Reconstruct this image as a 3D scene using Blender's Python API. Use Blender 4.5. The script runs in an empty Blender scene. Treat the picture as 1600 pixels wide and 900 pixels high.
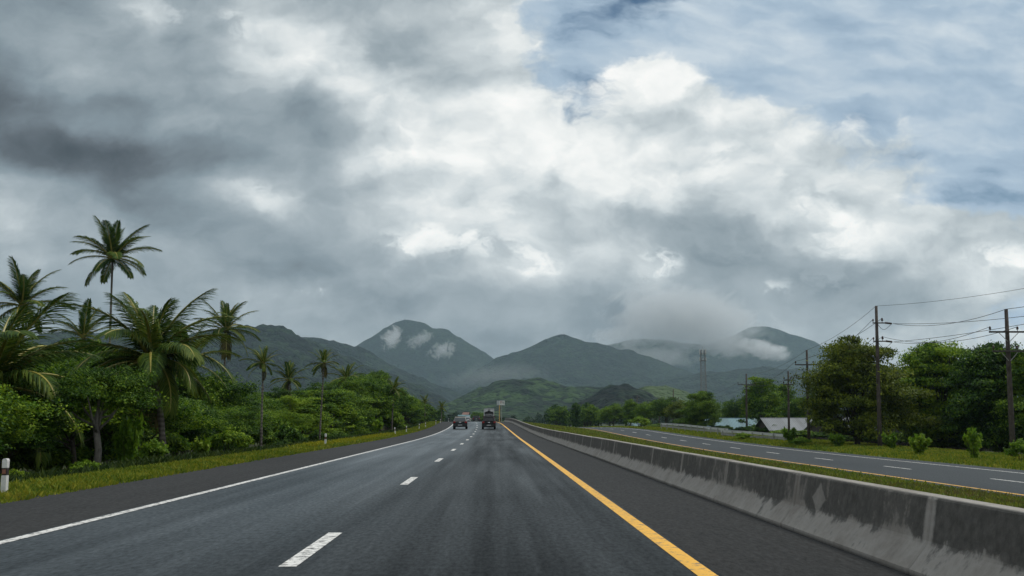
import bpy, math, random
import numpy as np
from mathutils import Vector, Matrix

C = bpy.context.scene.collection
SC = bpy.context.scene
R = math.radians
rnd = random.Random(7)

# ------------------------------------------------------------------ camera
F = 1650.0                      # focal length in pixels of the 1600 px wide photograph
CAM_H = 1.287
PITCH = math.atan((657 - 450) / F)
YAW = math.atan(26 / F)         # looks a little right of the road axis (+Y)
cam = bpy.data.cameras.new('camera')
cam.sensor_width = 36.0
cam.lens = 36.0 * F / 1600.0
cam.clip_start = 0.1
cam.clip_end = 60000
cam_o = bpy.data.objects.new('camera', cam)
C.objects.link(cam_o)
FWD = Vector((math.sin(YAW) * math.cos(PITCH), math.cos(YAW) * math.cos(PITCH), math.sin(PITCH)))
RGT = Vector((math.cos(YAW), -math.sin(YAW), 0))
UPV = RGT.cross(FWD)
cam_o.location = (0, 0, CAM_H)
cam_o.rotation_euler = FWD.to_track_quat('-Z', 'Y').to_euler()
SC.camera = cam_o


def at(px, py, Y):
    """the point at distance Y along the road that the photograph shows at pixel (px, py)"""
    d = FWD + RGT * ((px - 800) / F) + UPV * ((450 - py) / F)
    return Vector((0, 0, CAM_H)) + d * (Y / d.y)


# ------------------------------------------------------------------ exposure, render settings
SC.view_settings.view_transform = 'Standard'
SC.view_settings.look = 'None'
SC.view_settings.exposure = 0.0
SC.view_settings.gamma = 1.0
SC.view_settings.use_curve_mapping = False
SC.render.engine = 'CYCLES'
cy = SC.cycles
cy.use_denoising = True
cy.max_bounces = 6
cy.diffuse_bounces = 3
cy.glossy_bounces = 2
cy.transmission_bounces = 3
cy.transparent_max_bounces = 8
cy.volume_bounces = 1
cy.volume_step_rate = 0.4
cy.volume_max_steps = 256
cy.caustics_reflective = False
cy.caustics_refractive = False


def lin(c):
    c = c / 255.0
    return c / 12.92 if c <= 0.04045 else ((c + 0.055) / 1.055) ** 2.4


def srgb(r, g, b):
    return (lin(r), lin(g), lin(b), 1.0)


# ------------------------------------------------------------------ node helper
class NT:
    def __init__(self, tree):
        self.t = tree
        self.n = tree.nodes
        self.l = tree.links

    def node(self, typ, **kw):
        nd = self.n.new(typ)
        for k, v in kw.items():
            setattr(nd, k, v)
        return nd

    def put(self, sock, v):
        if isinstance(v, bpy.types.NodeSocket):
            self.l.new(v, sock)
        elif v is not None:
            if hasattr(sock.default_value, '__len__') and not hasattr(v, '__len__'):
                v = (v,) * len(sock.default_value)
            if hasattr(v, '__len__') and len(v) == 3 and len(sock.default_value) == 4:
                v = (*v, 1.0)
            sock.default_value = v

    def m(self, op, a, b=None, c=None, clamp=False):
        nd = self.node('ShaderNodeMath', operation=op, use_clamp=clamp)
        self.put(nd.inputs[0], a)
        if b is not None:
            self.put(nd.inputs[1], b)
        if c is not None:
            self.put(nd.inputs[2], c)
        return nd.outputs[0]

    def vm(self, op, a, b=None):
        nd = self.node('ShaderNodeVectorMath', operation=op)
        self.put(nd.inputs[0], a)
        if b is not None:
            self.put(nd.inputs['Scale' if op == 'SCALE' else 1], b)
        return nd.outputs[0]

    def step(self, x, lo, hi, a=0.0, b=1.0):
        nd = self.node('ShaderNodeMapRange', interpolation_type='SMOOTHSTEP')
        self.put(nd.inputs[0], x)
        for i, v in enumerate((lo, hi, a, b)):
            self.put(nd.inputs[i + 1], v)
        return nd.outputs[0]

    def lerp(self, x, lo, hi, a=0.0, b=1.0):
        nd = self.node('ShaderNodeMapRange')
        self.put(nd.inputs[0], x)
        for i, v in enumerate((lo, hi, a, b)):
            self.put(nd.inputs[i + 1], v)
        return nd.outputs[0]

    def noise(self, vec, scale, detail=4.0, rough=0.55, dist=0.0, color=False):
        nd = self.node('ShaderNodeTexNoise')
        self.put(nd.inputs['Vector'], vec)
        nd.inputs['Scale'].default_value = scale
        nd.inputs['Detail'].default_value = detail
        nd.inputs['Roughness'].default_value = rough
        nd.inputs['Distortion'].default_value = dist
        return nd.outputs[1 if color else 0]

    def voro(self, vec, scale, out=0, feature='F1', rand=1.0):
        nd = self.node('ShaderNodeTexVoronoi', feature=feature)
        self.put(nd.inputs['Vector'], vec)
        nd.inputs['Scale'].default_value = scale
        nd.inputs['Randomness'].default_value = rand
        return nd.outputs[out]

    def ramp(self, fac, stops, interp='LINEAR'):
        nd = self.node('ShaderNodeValToRGB')
        cr = nd.color_ramp
        cr.interpolation = interp
        while len(cr.elements) > 1:
            cr.elements.remove(cr.elements[-1])
        cr.elements[0].position = stops[0][0]
        cr.elements[0].color = stops[0][1]
        for p, c in stops[1:]:
            e = cr.elements.new(p)
            e.color = c
        self.put(nd.inputs[0], fac)
        return nd.outputs[0]

    def mix(self, f, a, b, mode='MIX'):
        nd = self.node('ShaderNodeMix', data_type='RGBA', blend_type=mode)
        self.put(nd.inputs[0], f)
        self.put(nd.inputs[6], a)
        self.put(nd.inputs[7], b)
        return nd.outputs[2]

    def xyz(self, v):
        nd = self.node('ShaderNodeSeparateXYZ')
        self.put(nd.inputs[0], v)
        return nd.outputs

    def comb(self, x, y, z):
        nd = self.node('ShaderNodeCombineXYZ')
        for i, v in enumerate((x, y, z)):
            self.put(nd.inputs[i], v)
        return nd.outputs[0]

    def scale(self, v, s):
        nd = self.node('ShaderNodeMapping')
        self.put(nd.inputs[0], v)
        nd.inputs['Scale'].default_value = s
        return nd.outputs[0]


# ------------------------------------------------------------------ sun and sky
HAZE = 0.000068                          # density of the valley haze per metre
AIRLIGHT = (2.3, 3.3, 3.8)              # its brightness (before the sky strength)

SUN_EL, SUN_ROT = R(60), R(58)          # high, to the right and a little ahead, through the broken overcast
sun = bpy.data.lights.new('sun', 'SUN')
sun.energy = 2.3
sun.angle = R(12)
sun.color = (1.0, 0.95, 0.87)
sun_o = bpy.data.objects.new('sun', sun)
C.objects.link(sun_o)
sd = Vector((math.sin(SUN_ROT) * math.cos(SUN_EL), math.cos(SUN_ROT) * math.cos(SUN_EL), math.sin(SUN_EL)))
sun_o.rotation_euler = sd.to_track_quat('Z', 'Y').to_euler()
sun_o.location = (0, 0, 50)

world = bpy.data.worlds.new('World')
SC.world = world
world.use_nodes = True
world.node_tree.nodes.clear()
W = NT(world.node_tree)
STR = 0.1

# the cloud cover over the valley, as a coarse map over directions (tangent plane of the +Y
# direction).  Each entry is (brightness of the cloud, cover of low cloud, veil of high cloud)
GX = [-100, 0, 100, 200, 300, 400, 500, 600, 700, 800, 900, 1000, 1100, 1200, 1300, 1400, 1500, 1600, 1700]
GRID = {
    -120: ([120, 135, 150, 160, 160, 170, 160, 165, 180, 200, 205, 205, 200, 200, 190, 180, 170, 165, 160],
           [9, 9, 9, 9, 9, 9, 9, 9, 9, 7, 2, 1, 0, 0, 0, 0, 0, 0, 0],
           [5, 5, 5, 5, 5, 5, 5, 5, 5, 5, 5, 4, 4, 4, 5, 6, 7, 7, 7]),
    0: ([130, 142, 152, 172, 160, 186, 160, 168, 185, 215, 210, 210, 205, 200, 190, 180, 170, 165, 160],
        [9, 9, 9, 9, 9, 9, 9, 9, 9, 5.2, 1.6, 0, 0, 0, 0, 0, 0, 0, 0],
        [5, 5, 5, 5, 5, 5, 5, 5, 5, 6, 6, 2.5, 3.2, 5.5, 6.5, 7, 8, 8, 8]),
    60: ([120, 132, 162, 162, 158, 205, 218, 180, 178, 210, 210, 225, 215, 205, 195, 185, 175, 170, 165],
         [9, 9, 9, 9, 9, 9, 9, 9, 9, 7, 2.6, 2.0, 0, 0, 0, 0, 0, 0, 0],
         [5, 5, 5, 5, 5, 5, 5, 5, 5, 6, 5.5, 5.5, 5.2, 5.2, 6.5, 7, 8, 8, 8]),
    120: ([100, 112, 166, 158, 150, 200, 195, 194, 172, 205, 215, 232, 218, 210, 200, 190, 180, 175, 170],
          [9, 9, 9, 9, 9, 9, 9, 9, 9, 7, 3.0, 7.5, 3.6, 2.2, 1.6, 2.8, 1, 0, 0],
          [5, 5, 5, 5, 5, 5, 5, 5, 5, 5, 5.2, 6, 6, 6.5, 7, 7, 8, 8, 8]),
    180: ([85, 94, 116, 138, 150, 158, 156, 200, 224, 224, 222, 224, 222, 212, 205, 195, 185, 180, 175],
          [9, 9, 9, 9, 9, 9, 9, 9, 9, 8, 4.6, 9, 8, 5.0, 3.0, 3.4, 1, 0, 0],
          [5, 5, 5, 5, 5, 5, 5, 5, 5, 4.5, 4, 6, 6, 5.5, 6.5, 7, 7.5, 8, 8]),
    240: ([110, 118, 88, 92, 116, 140, 164, 212, 234, 226, 232, 226, 222, 210, 205, 195, 180, 175, 170],
          [9, 9, 9, 9, 9, 9, 9, 9, 9, 9, 8, 9, 9, 8, 5.2, 4.2, 1, 1, 1],
          [5, 5, 5, 5, 5, 5, 5, 5, 5, 5, 5, 5, 5, 5, 5.2, 5.4, 6, 6.5, 7]),
    300: ([150, 165, 148, 120, 138, 168, 166, 192, 202, 218, 216, 206, 202, 204, 222, 205, 190, 180, 175],
          [9, 9, 9, 9, 9, 9, 9, 9, 9, 9, 9, 9, 9, 9, 9, 4.6, 2, 1, 1],
          [5, 5, 5, 5, 5, 5, 5, 5, 5, 5, 5, 5, 5, 5, 5, 5, 5.4, 6, 6]),
    355: ([170, 180, 164, 160, 152, 164, 165, 200, 196, 202, 196, 176, 152, 180, 224, 204, 192, 185, 180],
          [9, 9, 9, 9, 9, 9, 9, 9, 9, 9, 9, 9, 9, 9, 9, 9, 7, 4.5, 4],
          [5, 5, 5, 5, 5, 5, 5, 5, 5, 5, 5, 5, 5, 5, 5, 5, 6, 5, 5]),
    415: ([160, 166, 164, 160, 168, 152, 162, 178, 180, 198, 190, 190, 144, 150, 162, 178, 190, 190, 185],
          [9, 9, 9, 9, 9, 9, 9, 9, 9, 9, 9, 9, 9, 9, 9, 9, 7, 6, 5],
          [5, 5, 5, 5, 5, 5, 5, 5, 5, 5, 5, 5, 5, 5, 5, 6, 6, 6, 6]),
    475: ([145, 150, 150, 152, 156, 166, 160, 156, 156, 158, 156, 152, 150, 172, 166, 170, 182, 186, 185],
          [9, 9, 9, 9, 9, 9, 9, 9, 9, 9, 9, 9, 9, 9, 9, 8, 5, 4, 4],
          [5, 5, 5, 5, 5, 5, 5, 5, 5, 5, 5, 5, 5, 5, 6, 8, 8, 8, 8]),
    540: ([145, 148, 148, 150, 150, 152, 150, 152, 156, 152, 150, 150, 152, 160, 170, 178, 186, 188, 186],
          [9, 9, 9, 9, 9, 9, 9, 9, 9, 9, 9, 9, 9, 9, 9, 8, 6, 5, 5],
          [7, 7, 7, 7, 7, 7, 7, 7, 7, 7, 7, 7, 7, 7, 8, 9, 9, 9, 9]),
    657: ([150, 150, 150, 150, 152, 152, 152, 152, 152, 152, 152, 152, 155, 160, 168, 175, 180, 182, 180],
          [9] * 19, [8] * 19),
}


def plane_uv(px, py):
    d = FWD + RGT * ((px - 800) / F) + UPV * ((450 - py) / F)
    return d.x / d.y, d.z / d.y


def build_sky():
    w = W
    tc = w.node('ShaderNodeTexCoord')
    D = tc.outputs['Generated']
    x, y, z = w.xyz(D)[:3]
    ym = w.m('MAXIMUM', y, 0.3)
    u = w.m('DIVIDE', x, ym)
    v = w.m('DIVIDE', z, ym)
    P = w.comb(u, w.m('MULTIPLY', v, 1.45), 0.37)
    wa = w.xyz(w.noise(P, 3.6, 5, 0.55, color=True))
    wb = w.xyz(w.noise(P, 15.0, 5, 0.6, color=True))

    def warp(base, i, a, b):
        s = w.m('MULTIPLY_ADD', w.m('SUBTRACT', wa[i], 0.5), a, base)
        return w.m('MULTIPLY_ADD', w.m('SUBTRACT', wb[i], 0.5), b, s)
    u2 = warp(u, 0, 0.085, 0.045)
    v2 = warp(v, 1, 0.045, 0.032)
    U0, U1 = -0.58, 0.62
    fac = w.m('DIVIDE', w.m('SUBTRACT', u2, U0), U1 - U0, clamp=True)
    rows = []
    for py in sorted(GRID, reverse=True):
        B, M, V = GRID[py]
        st = []
        for px, b, m_, vv in zip(GX, B, M, V):
            p = (plane_uv(px, py)[0] - U0) / (U1 - U0)
            st.append((min(1, max(0, p)), (b / 255.0, m_ / 9.0, vv / 9.0, 1)))
        rows.append((plane_uv(800, py)[1], w.ramp(fac, st, 'CARDINAL')))
    acc = rows[0][1]
    for (v0, _), (v1, c1) in zip(rows, rows[1:]):
        acc = w.mix(w.step(v2, v0, v1), acc, c1)
    sep = w.node('ShaderNodeSeparateColor')
    w.put(sep.inputs[0], acc)
    gb, gm, gv = sep.outputs[:3]
    Pw = w.comb(u2, w.m('MULTIPLY', v2, 1.45), 0.9)
    n1 = w.noise(Pw, 8.0, 9, 0.56)
    n1o = w.noise(w.vm('ADD', Pw, (0.018, 0.03, 0.0)), 8.0, 5, 0.5)
    n2 = w.noise(Pw, 26.0, 7, 0.6)
    # heaped, cauliflower-like relief of the cumulus, lit from above left
    Pv = w.vm('ADD', Pw, w.vm('SCALE', w.noise(Pw, 20.0, 4, 0.6, color=True), 0.06))

    def heaps(p):
        a = w.node('ShaderNodeTexVoronoi', feature='F1')
        w.put(a.inputs['Vector'], p)
        a.inputs['Scale'].default_value = 9.0
        a.inputs['Detail'].default_value = 1.6
        a.inputs['Roughness'].default_value = 0.55
        return a.outputs[0]
    relief = w.m('SUBTRACT', heaps(w.vm('ADD', Pv, (0.012, -0.026, 0.0))), heaps(Pv))
    edge = w.m('MULTIPLY_ADD', w.m('SUBTRACT', n1, 0.5), 1.0,
               w.m('MULTIPLY_ADD', w.m('SUBTRACT', n2, 0.5), 0.5, gm))
    mask = w.step(edge, 0.38, 0.60)
    # brightness of the low cloud: broad map, billows lit from above, fine structure
    rag = w.step(w.m('MULTIPLY_ADD', w.m('SUBTRACT', n2, 0.5), 1.3, n1), 0.40, 0.62)
    # single puffs that catch the light, and dark undersides
    for px, py, rx, ry, g in PUFFS:
        pu, pv = plane_uv(px, py)
        du = w.m('DIVIDE', w.m('SUBTRACT', u2, pu), rx / F)
        dv = w.m('DIVIDE', w.m('SUBTRACT', v2, pv), ry / F)
        r2 = w.m('MULTIPLY_ADD', du, du, w.m('MULTIPLY', dv, dv))
        k = w.m('MULTIPLY', w.step(r2, 1.9, 0.0), rag)
        gb = w.m('MULTIPLY_ADD', k, g / 255.0, gb)
    b = w.m('MULTIPLY_ADD', w.m('SUBTRACT', n1, 0.5), 0.17, gb)
    b = w.m('MULTIPLY_ADD', w.m('SUBTRACT', n1, n1o), 0.30, b)
    b = w.m('MULTIPLY_ADD', w.m('SUBTRACT', n2, 0.5), 0.10, b)
    hk = w.m('MULTIPLY', w.step(gb, 0.60, 0.85), HEAP)
    b = w.m('MULTIPLY_ADD', relief, w.m('ADD', hk, 0.03), b)
    cloud = w.ramp(b, [(0.28, srgb(70, 79, 87)), (0.40, srgb(95, 104, 112)), (0.55, srgb(130, 144, 153)),
                       (0.66, srgb(158, 170, 177)), (0.8, srgb(204, 212, 215)), (0.92, srgb(236, 239, 238)),
                       (1.0, srgb(250, 250, 248))])
    # blue sky with a broken veil of high cloud
    sky = w.node('ShaderNodeTexSky', sky_type='NISHITA')
    sky.sun_disc = False
    sky.sun_elevation = SUN_EL
    sky.sun_rotation = SUN_ROT
    sky.air_density = 1.2
    sky.dust_density = 1.0
    sky.ozone_density = 2.0
    blue = w.mix(1.0, sky.outputs[0], (SKY_MUL[0], SKY_MUL[1], SKY_MUL[2], 1), 'MULTIPLY')
    Pa = w.comb(w.m('MULTIPLY_ADD', v, 0.7, u2), w.m('MULTIPLY', v2, 2.6), 2.2)
    na = w.noise(Pa, 13.0, 5, 0.5)
    va = w.step(w.m('MULTIPLY_ADD', w.m('SUBTRACT', na, 0.5), 1.3, gv), 0.06, 0.56)
    vt = w.m('MULTIPLY_ADD', w.m('SUBTRACT', na, 0.5), 0.95, w.m('MULTIPLY_ADD', w.m('SUBTRACT', n1, 0.5), 0.35, 0.5))
    veil = w.ramp(vt, [(0.2, srgb(128, 153, 178)), (0.5, srgb(166, 186, 204)), (0.8, srgb(206, 217, 225))])
    veil = w.vm('SCALE', veil, 1.0 / STR)
    bg = w.mix(va, blue, veil)
    cloud = w.vm('SCALE', cloud, 1.0 / STR)
    front = w.mix(mask, bg, cloud)
    # everywhere else (overhead, behind the camera): bright broken overcast
    Pz = w.comb(w.m('DIVIDE', x, w.m('ADD', w.m('ABSOLUTE', z), 0.25)), w.m('DIVIDE', y, w.m('ADD', w.m('ABSOLUTE', z), 0.25)), 4.0)
    nz = w.noise(Pz, 1.6, 7, 0.58)
    over = w.ramp(nz, [(0.25, srgb(160, 172, 182)), (0.5, srgb(215, 222, 228)), (0.75, srgb(250, 252, 252))])
    over = w.vm('SCALE', over, 0.85 / STR)
    el = w.step(v, 0.46, 0.75)
    sd_ = w.step(w.m('ABSOLUTE', u), 0.6, 0.95)
    back = w.step(y, 0.45, 0.2)
    f = w.m('MAXIMUM', w.m('MAXIMUM', el, sd_), back)
    # the low sky is seen through the valley haze: give it its strength beyond that air
    zz = w.m('MAXIMUM', z, 0.02)
    L = w.m('MINIMUM', w.m('DIVIDE', 649.0, zz), w.m('DIVIDE', 7600.0, w.m('MAXIMUM', y, 0.5)))
    T = w.m('POWER', 2.718281828, w.m('MULTIPLY', L, -HAZE))
    glow = w.vm('SCALE', AIRLIGHT, w.m('SUBTRACT', 1.0, T))
    front = w.vm('SCALE', w.vm('MAXIMUM', w.vm('SUBTRACT', front, glow), (0.2, 0.2, 0.2)), w.m('DIVIDE', 1.0, T))
    col = w.mix(f, front, over)
    bgn = w.node('ShaderNodeBackground')
    w.put(bgn.inputs[0], col)
    bgn.inputs[1].default_value = STR
    out = w.node('ShaderNodeOutputWorld')
    w.l.new(bgn.outputs[0], out.inputs[0])


HEAP = 0.20
SKY_MUL = (0.26, 0.36, 0.42)
PUFFS = [(640, 378, 62, 23, 35), (745, 390, 60, 20, 32), (820, 405, 40, 20, 27), (465, 442, 34, 18, 34),
         (395, 302, 40, 18, 17), (445, 325, 34, 16, 16), (1020, 402, 46, 20, 42), (1215, 445, 26, 23, 42),
         (1285, 345, 70, 57, 17), (1137, 232, 24, 23, 20), (960, 140, 46, 52, 12), (1150, 365, 110, 46, -15),
         (1300, 425, 80, 25, -22), (240, 5, 60, 18, 16), (375, 30, 30, 29, 20), (180, 250, 150, 46, -10),
         (1060, 60, 60, 27, 0), (1555, 405, 60, 18, 25), (1000, 470, 300, 46, -7)]
build_sky()
world.cycles.sampling_method = 'MANUAL'
world.cycles.sample_map_resolution = 512

# ------------------------------------------------------------------ numpy noise
def _hash(ix, iy, s):
    h = (ix * 374761393 + iy * 668265263 + s * 1442695041) & 0xFFFFFFFF
    h = ((h ^ (h >> 13)) * 1274126177) & 0xFFFFFFFF
    return ((h ^ (h >> 16)) & 0xFFFF) / 65535.0


def vnoise(x, y, s=0):
    x = np.asarray(x, float)
    y = np.asarray(y, float)
    ix = np.floor(x).astype(np.int64)
    iy = np.floor(y).astype(np.int64)
    fx = x - ix
    fy = y - iy
    fx = fx * fx * fx * (fx * (fx * 6 - 15) + 10)
    fy = fy * fy * fy * (fy * (fy * 6 - 15) + 10)
    a, b = _hash(ix, iy, s), _hash(ix + 1, iy, s)
    c, d = _hash(ix, iy + 1, s), _hash(ix + 1, iy + 1, s)
    return a + (b - a) * fx + (c - a) * fy + (a - b - c + d) * fx * fy


def fbm(x, y, s=0, o=5, g=0.5):
    t = 0
    a = 1.0
    n = 0
    for i in range(o):
        t = t + a * vnoise(x * 2 ** i + 17.3 * i, y * 2 ** i + 5.1 * i, s + i)
        n += a
        a *= g
    return t / n


def ridged(x, y, s=0, o=4):
    t = 0
    a = 1.0
    n = 0
    for i in range(o):
        t = t + a * (1 - np.abs(2 * vnoise(x * 2 ** i + 9.7 * i, y * 2 ** i, s + i) - 1))
        n += a
        a *= 0.5
    return t / n


# ------------------------------------------------------------------ object helpers
def tag(o, label=None, cat=None, group=None, kind=None):
    if label:
        o['label'] = label
    if cat:
        o['category'] = cat
    if group:
        o['group'] = group
    if kind:
        o['kind'] = kind
    return o


def empty(name, loc=(0, 0, 0), rz=0.0):
    o = bpy.data.objects.new(name, None)
    o.empty_display_size = 0.2
    C.objects.link(o)
    o.location = loc
    o.rotation_euler = (0, 0, rz)
    return o


def link(name, me, parent=None, loc=None, rot=None):
    o = bpy.data.objects.new(name, me)
    C.objects.link(o)
    if parent is not None:
        o.parent = parent
    if loc is not None:
        o.location = loc
    if rot is not None:
        o.rotation_euler = rot
    return o


def copy_tree(o, parent=None):
    c = o.copy()
    C.objects.link(c)
    c.parent = parent
    for ch in o.children:
        copy_tree(ch, c)
    return c


def np_mesh(name, V, Fq, mat=None, smooth=False):
    """mesh from an (n,3) vertex array and an (m,k) face array"""
    V = np.asarray(V, np.float32)
    Fq = np.asarray(Fq, np.int32)
    me = bpy.data.meshes.new(name)
    me.vertices.add(len(V))
    me.vertices.foreach_set('co', V.ravel())
    k = Fq.shape[1]
    me.loops.add(Fq.size)
    me.loops.foreach_set('vertex_index', Fq.ravel())
    me.polygons.add(len(Fq))
    me.polygons.foreach_set('loop_start', np.arange(0, Fq.size, k, dtype=np.int32))
    me.polygons.foreach_set('loop_total', np.full(len(Fq), k, np.int32))
    if smooth:
        me.polygons.foreach_set('use_smooth', np.ones(len(Fq), bool))
    me.update(calc_edges=True)
    me.validate()
    if mat:
        me.materials.append(mat)
    return me


class MB:
    """collects shapes into one mesh"""

    def __init__(self):
        self.v = []
        self.f = []

    def add(self, vs, fs):
        b = len(self.v)
        self.v += [tuple(p) for p in vs]
        self.f += [tuple(b + i for i in f) for f in fs]
        return self

    def box(self, x0, x1, y0, y1, z0, z1, bev=0.0):
        if bev <= 0:
            vs = [(x, y, z) for z in (z0, z1) for y in (y0, y1) for x in (x0, x1)]
            return self.add(vs, [(0, 2, 3, 1), (4, 5, 7, 6), (0, 1, 5, 4), (2, 6, 7, 3), (0, 4, 6, 2), (1, 3, 7, 5)])
        import bmesh
        bm = bmesh.new()
        bmesh.ops.create_cube(bm, size=1)
        for v in bm.verts:
            v.co = ((x0 + x1) / 2 + v.co.x * (x1 - x0), (y0 + y1) / 2 + v.co.y * (y1 - y0), (z0 + z1) / 2 + v.co.z * (z1 - z0))
        bmesh.ops.bevel(bm, geom=bm.edges[:], offset=bev, segments=2, affect='EDGES', profile=0.6)
        bm.verts.index_update()
        self.add([v.co[:] for v in bm.verts], [[v.index for v in f.verts] for f in bm.faces])
        bm.free()
        return self

    def tube(self, pts, rad, n=8, caps=True):
        pts = [Vector(p) for p in pts]
        if not hasattr(rad, '__len__'):
            rad = [rad] * len(pts)
        rings = []
        ref = None
        for i, p in enumerate(pts):
            t = (pts[min(i + 1, len(pts) - 1)] - pts[max(i - 1, 0)]).normalized()
            if ref is None:
                ref = Vector((1, 0, 0)) if abs(t.x) < 0.9 else Vector((0, 1, 0))
            a = (ref - t * ref.dot(t)).normalized()
            ref = a
            b = t.cross(a)
            rings.append([p + (a * math.cos(2 * math.pi * k / n) + b * math.sin(2 * math.pi * k / n)) * rad[i] for k in range(n)])
        vs = [v for r in rings for v in r]
        fs = []
        for i in range(len(pts) - 1):
            for k in range(n):
                fs.append((i * n + k, i * n + (k + 1) % n, (i + 1) * n + (k + 1) % n, (i + 1) * n + k))
        if caps:
            fs.append(tuple(range(n - 1, -1, -1)))
            fs.append(tuple((len(pts) - 1) * n + k for k in range(n)))
        return self.add(vs, fs)

    def bar(self, a, b, r, n=6):
        return self.tube([a, b], r, n)

    def lathe(self, prof, n=16, c=(0, 0, 0)):
        vs = [(c[0] + r * math.cos(2 * math.pi * k / n), c[1] + r * math.sin(2 * math.pi * k / n), c[2] + z) for r, z in prof for k in range(n)]
        fs = []
        for i in range(len(prof) - 1):
            for k in range(n):
                fs.append((i * n + k, i * n + (k + 1) % n, (i + 1) * n + (k + 1) % n, (i + 1) * n + k))
        fs.append(tuple(range(n - 1, -1, -1)))
        fs.append(tuple((len(prof) - 1) * n + k for k in range(n)))
        return self.add(vs, fs)

    def prism(self, poly, y0, y1, axis='y'):
        """extrude a closed polygon of (a, z) along an axis"""
        n = len(poly)
        f = (lambda a, z, t: (a, t, z)) if axis == 'y' else (lambda a, z, t: (t, a, z))
        vs = [f(a, z, y0) for a, z in poly] + [f(a, z, y1) for a, z in poly]
        fs = [(i, (i + 1) % n, n + (i + 1) % n, n + i) for i in range(n)]
        fs += [tuple(range(n - 1, -1, -1)), tuple(range(n, 2 * n))]
        return self.add(vs, fs)

    def mesh(self, name, mat, smooth=False):
        me = bpy.data.meshes.new(name)
        me.from_pydata(self.v, [], self.f)
        import bmesh
        bm = bmesh.new()
        bm.from_mesh(me)
        bmesh.ops.recalc_face_normals(bm, faces=bm.faces)
        bm.to_mesh(me)
        bm.free()
        if smooth:
            for p in me.polygons:
                p.use_smooth = True
        me.update()
        if mat:
            me.materials.append(mat)
        return me

    def build(self, name, mat, parent=None, loc=None, rot=None, smooth=False):
        return link(name, self.mesh(name, mat, smooth), parent, loc, rot)


# ------------------------------------------------------------------ materials
def mat(name):
    m = bpy.data.materials.new(name)
    m.use_nodes = True
    m.node_tree.nodes.clear()
    return m, NT(m.node_tree)


def finish(t, color, rough=0.8, bump=None, bstr=0.5, bdist=0.02, spec=0.5, metal=0.0, trans=0.0, coat=0.0):
    b = t.node('ShaderNodeBsdfPrincipled')
    t.put(b.inputs['Base Color'], color)
    t.put(b.inputs['Roughness'], rough)
    t.put(b.inputs['Specular IOR Level'], spec)
    t.put(b.inputs['Metallic'], metal)
    t.put(b.inputs['Coat Weight'], coat)
    if bump is not None:
        bn = t.node('ShaderNodeBump')
        bn.inputs['Strength'].default_value = bstr
        bn.inputs['Distance'].default_value = bdist
        t.put(bn.inputs['Height'], bump)
        t.l.new(bn.outputs[0], b.inputs['Normal'])
    o = t.node('ShaderNodeOutputMaterial')
    sh = b.outputs[0]
    if trans:
        tr = t.node('ShaderNodeBsdfTranslucent')
        t.put(tr.inputs[0], color)
        mx = t.node('ShaderNodeMixShader')
        mx.inputs[0].default_value = trans
        t.l.new(sh, mx.inputs[1])
        t.l.new(tr.outputs[0], mx.inputs[2])
        sh = mx.outputs[0]
    t.l.new(sh, o.inputs[0])


def simple(name, col, rough=0.7, var=0.12, scale=6.0, metal=0.0, spec=0.5, coat=0.0):
    m, t = mat(name)
    P = t.node('ShaderNodeTexCoord').outputs['Object']
    n = t.noise(P, scale, 5, 0.6)
    a = tuple(max(0, c * (1 - var)) for c in col[:3])
    b = tuple(min(1, c * (1 + var)) for c in col[:3])
    c = t.mix(t.step(n, 0.3, 0.7), (*a, 1), (*b, 1))
    finish(t, c, t.lerp(n, 0.3, 0.7, rough * 0.9, min(1, rough * 1.1)), metal=metal, spec=spec, coat=coat)
    return m


M = {}


def pos(t):
    return t.node('ShaderNodeNewGeometry').outputs['Position']


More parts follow.
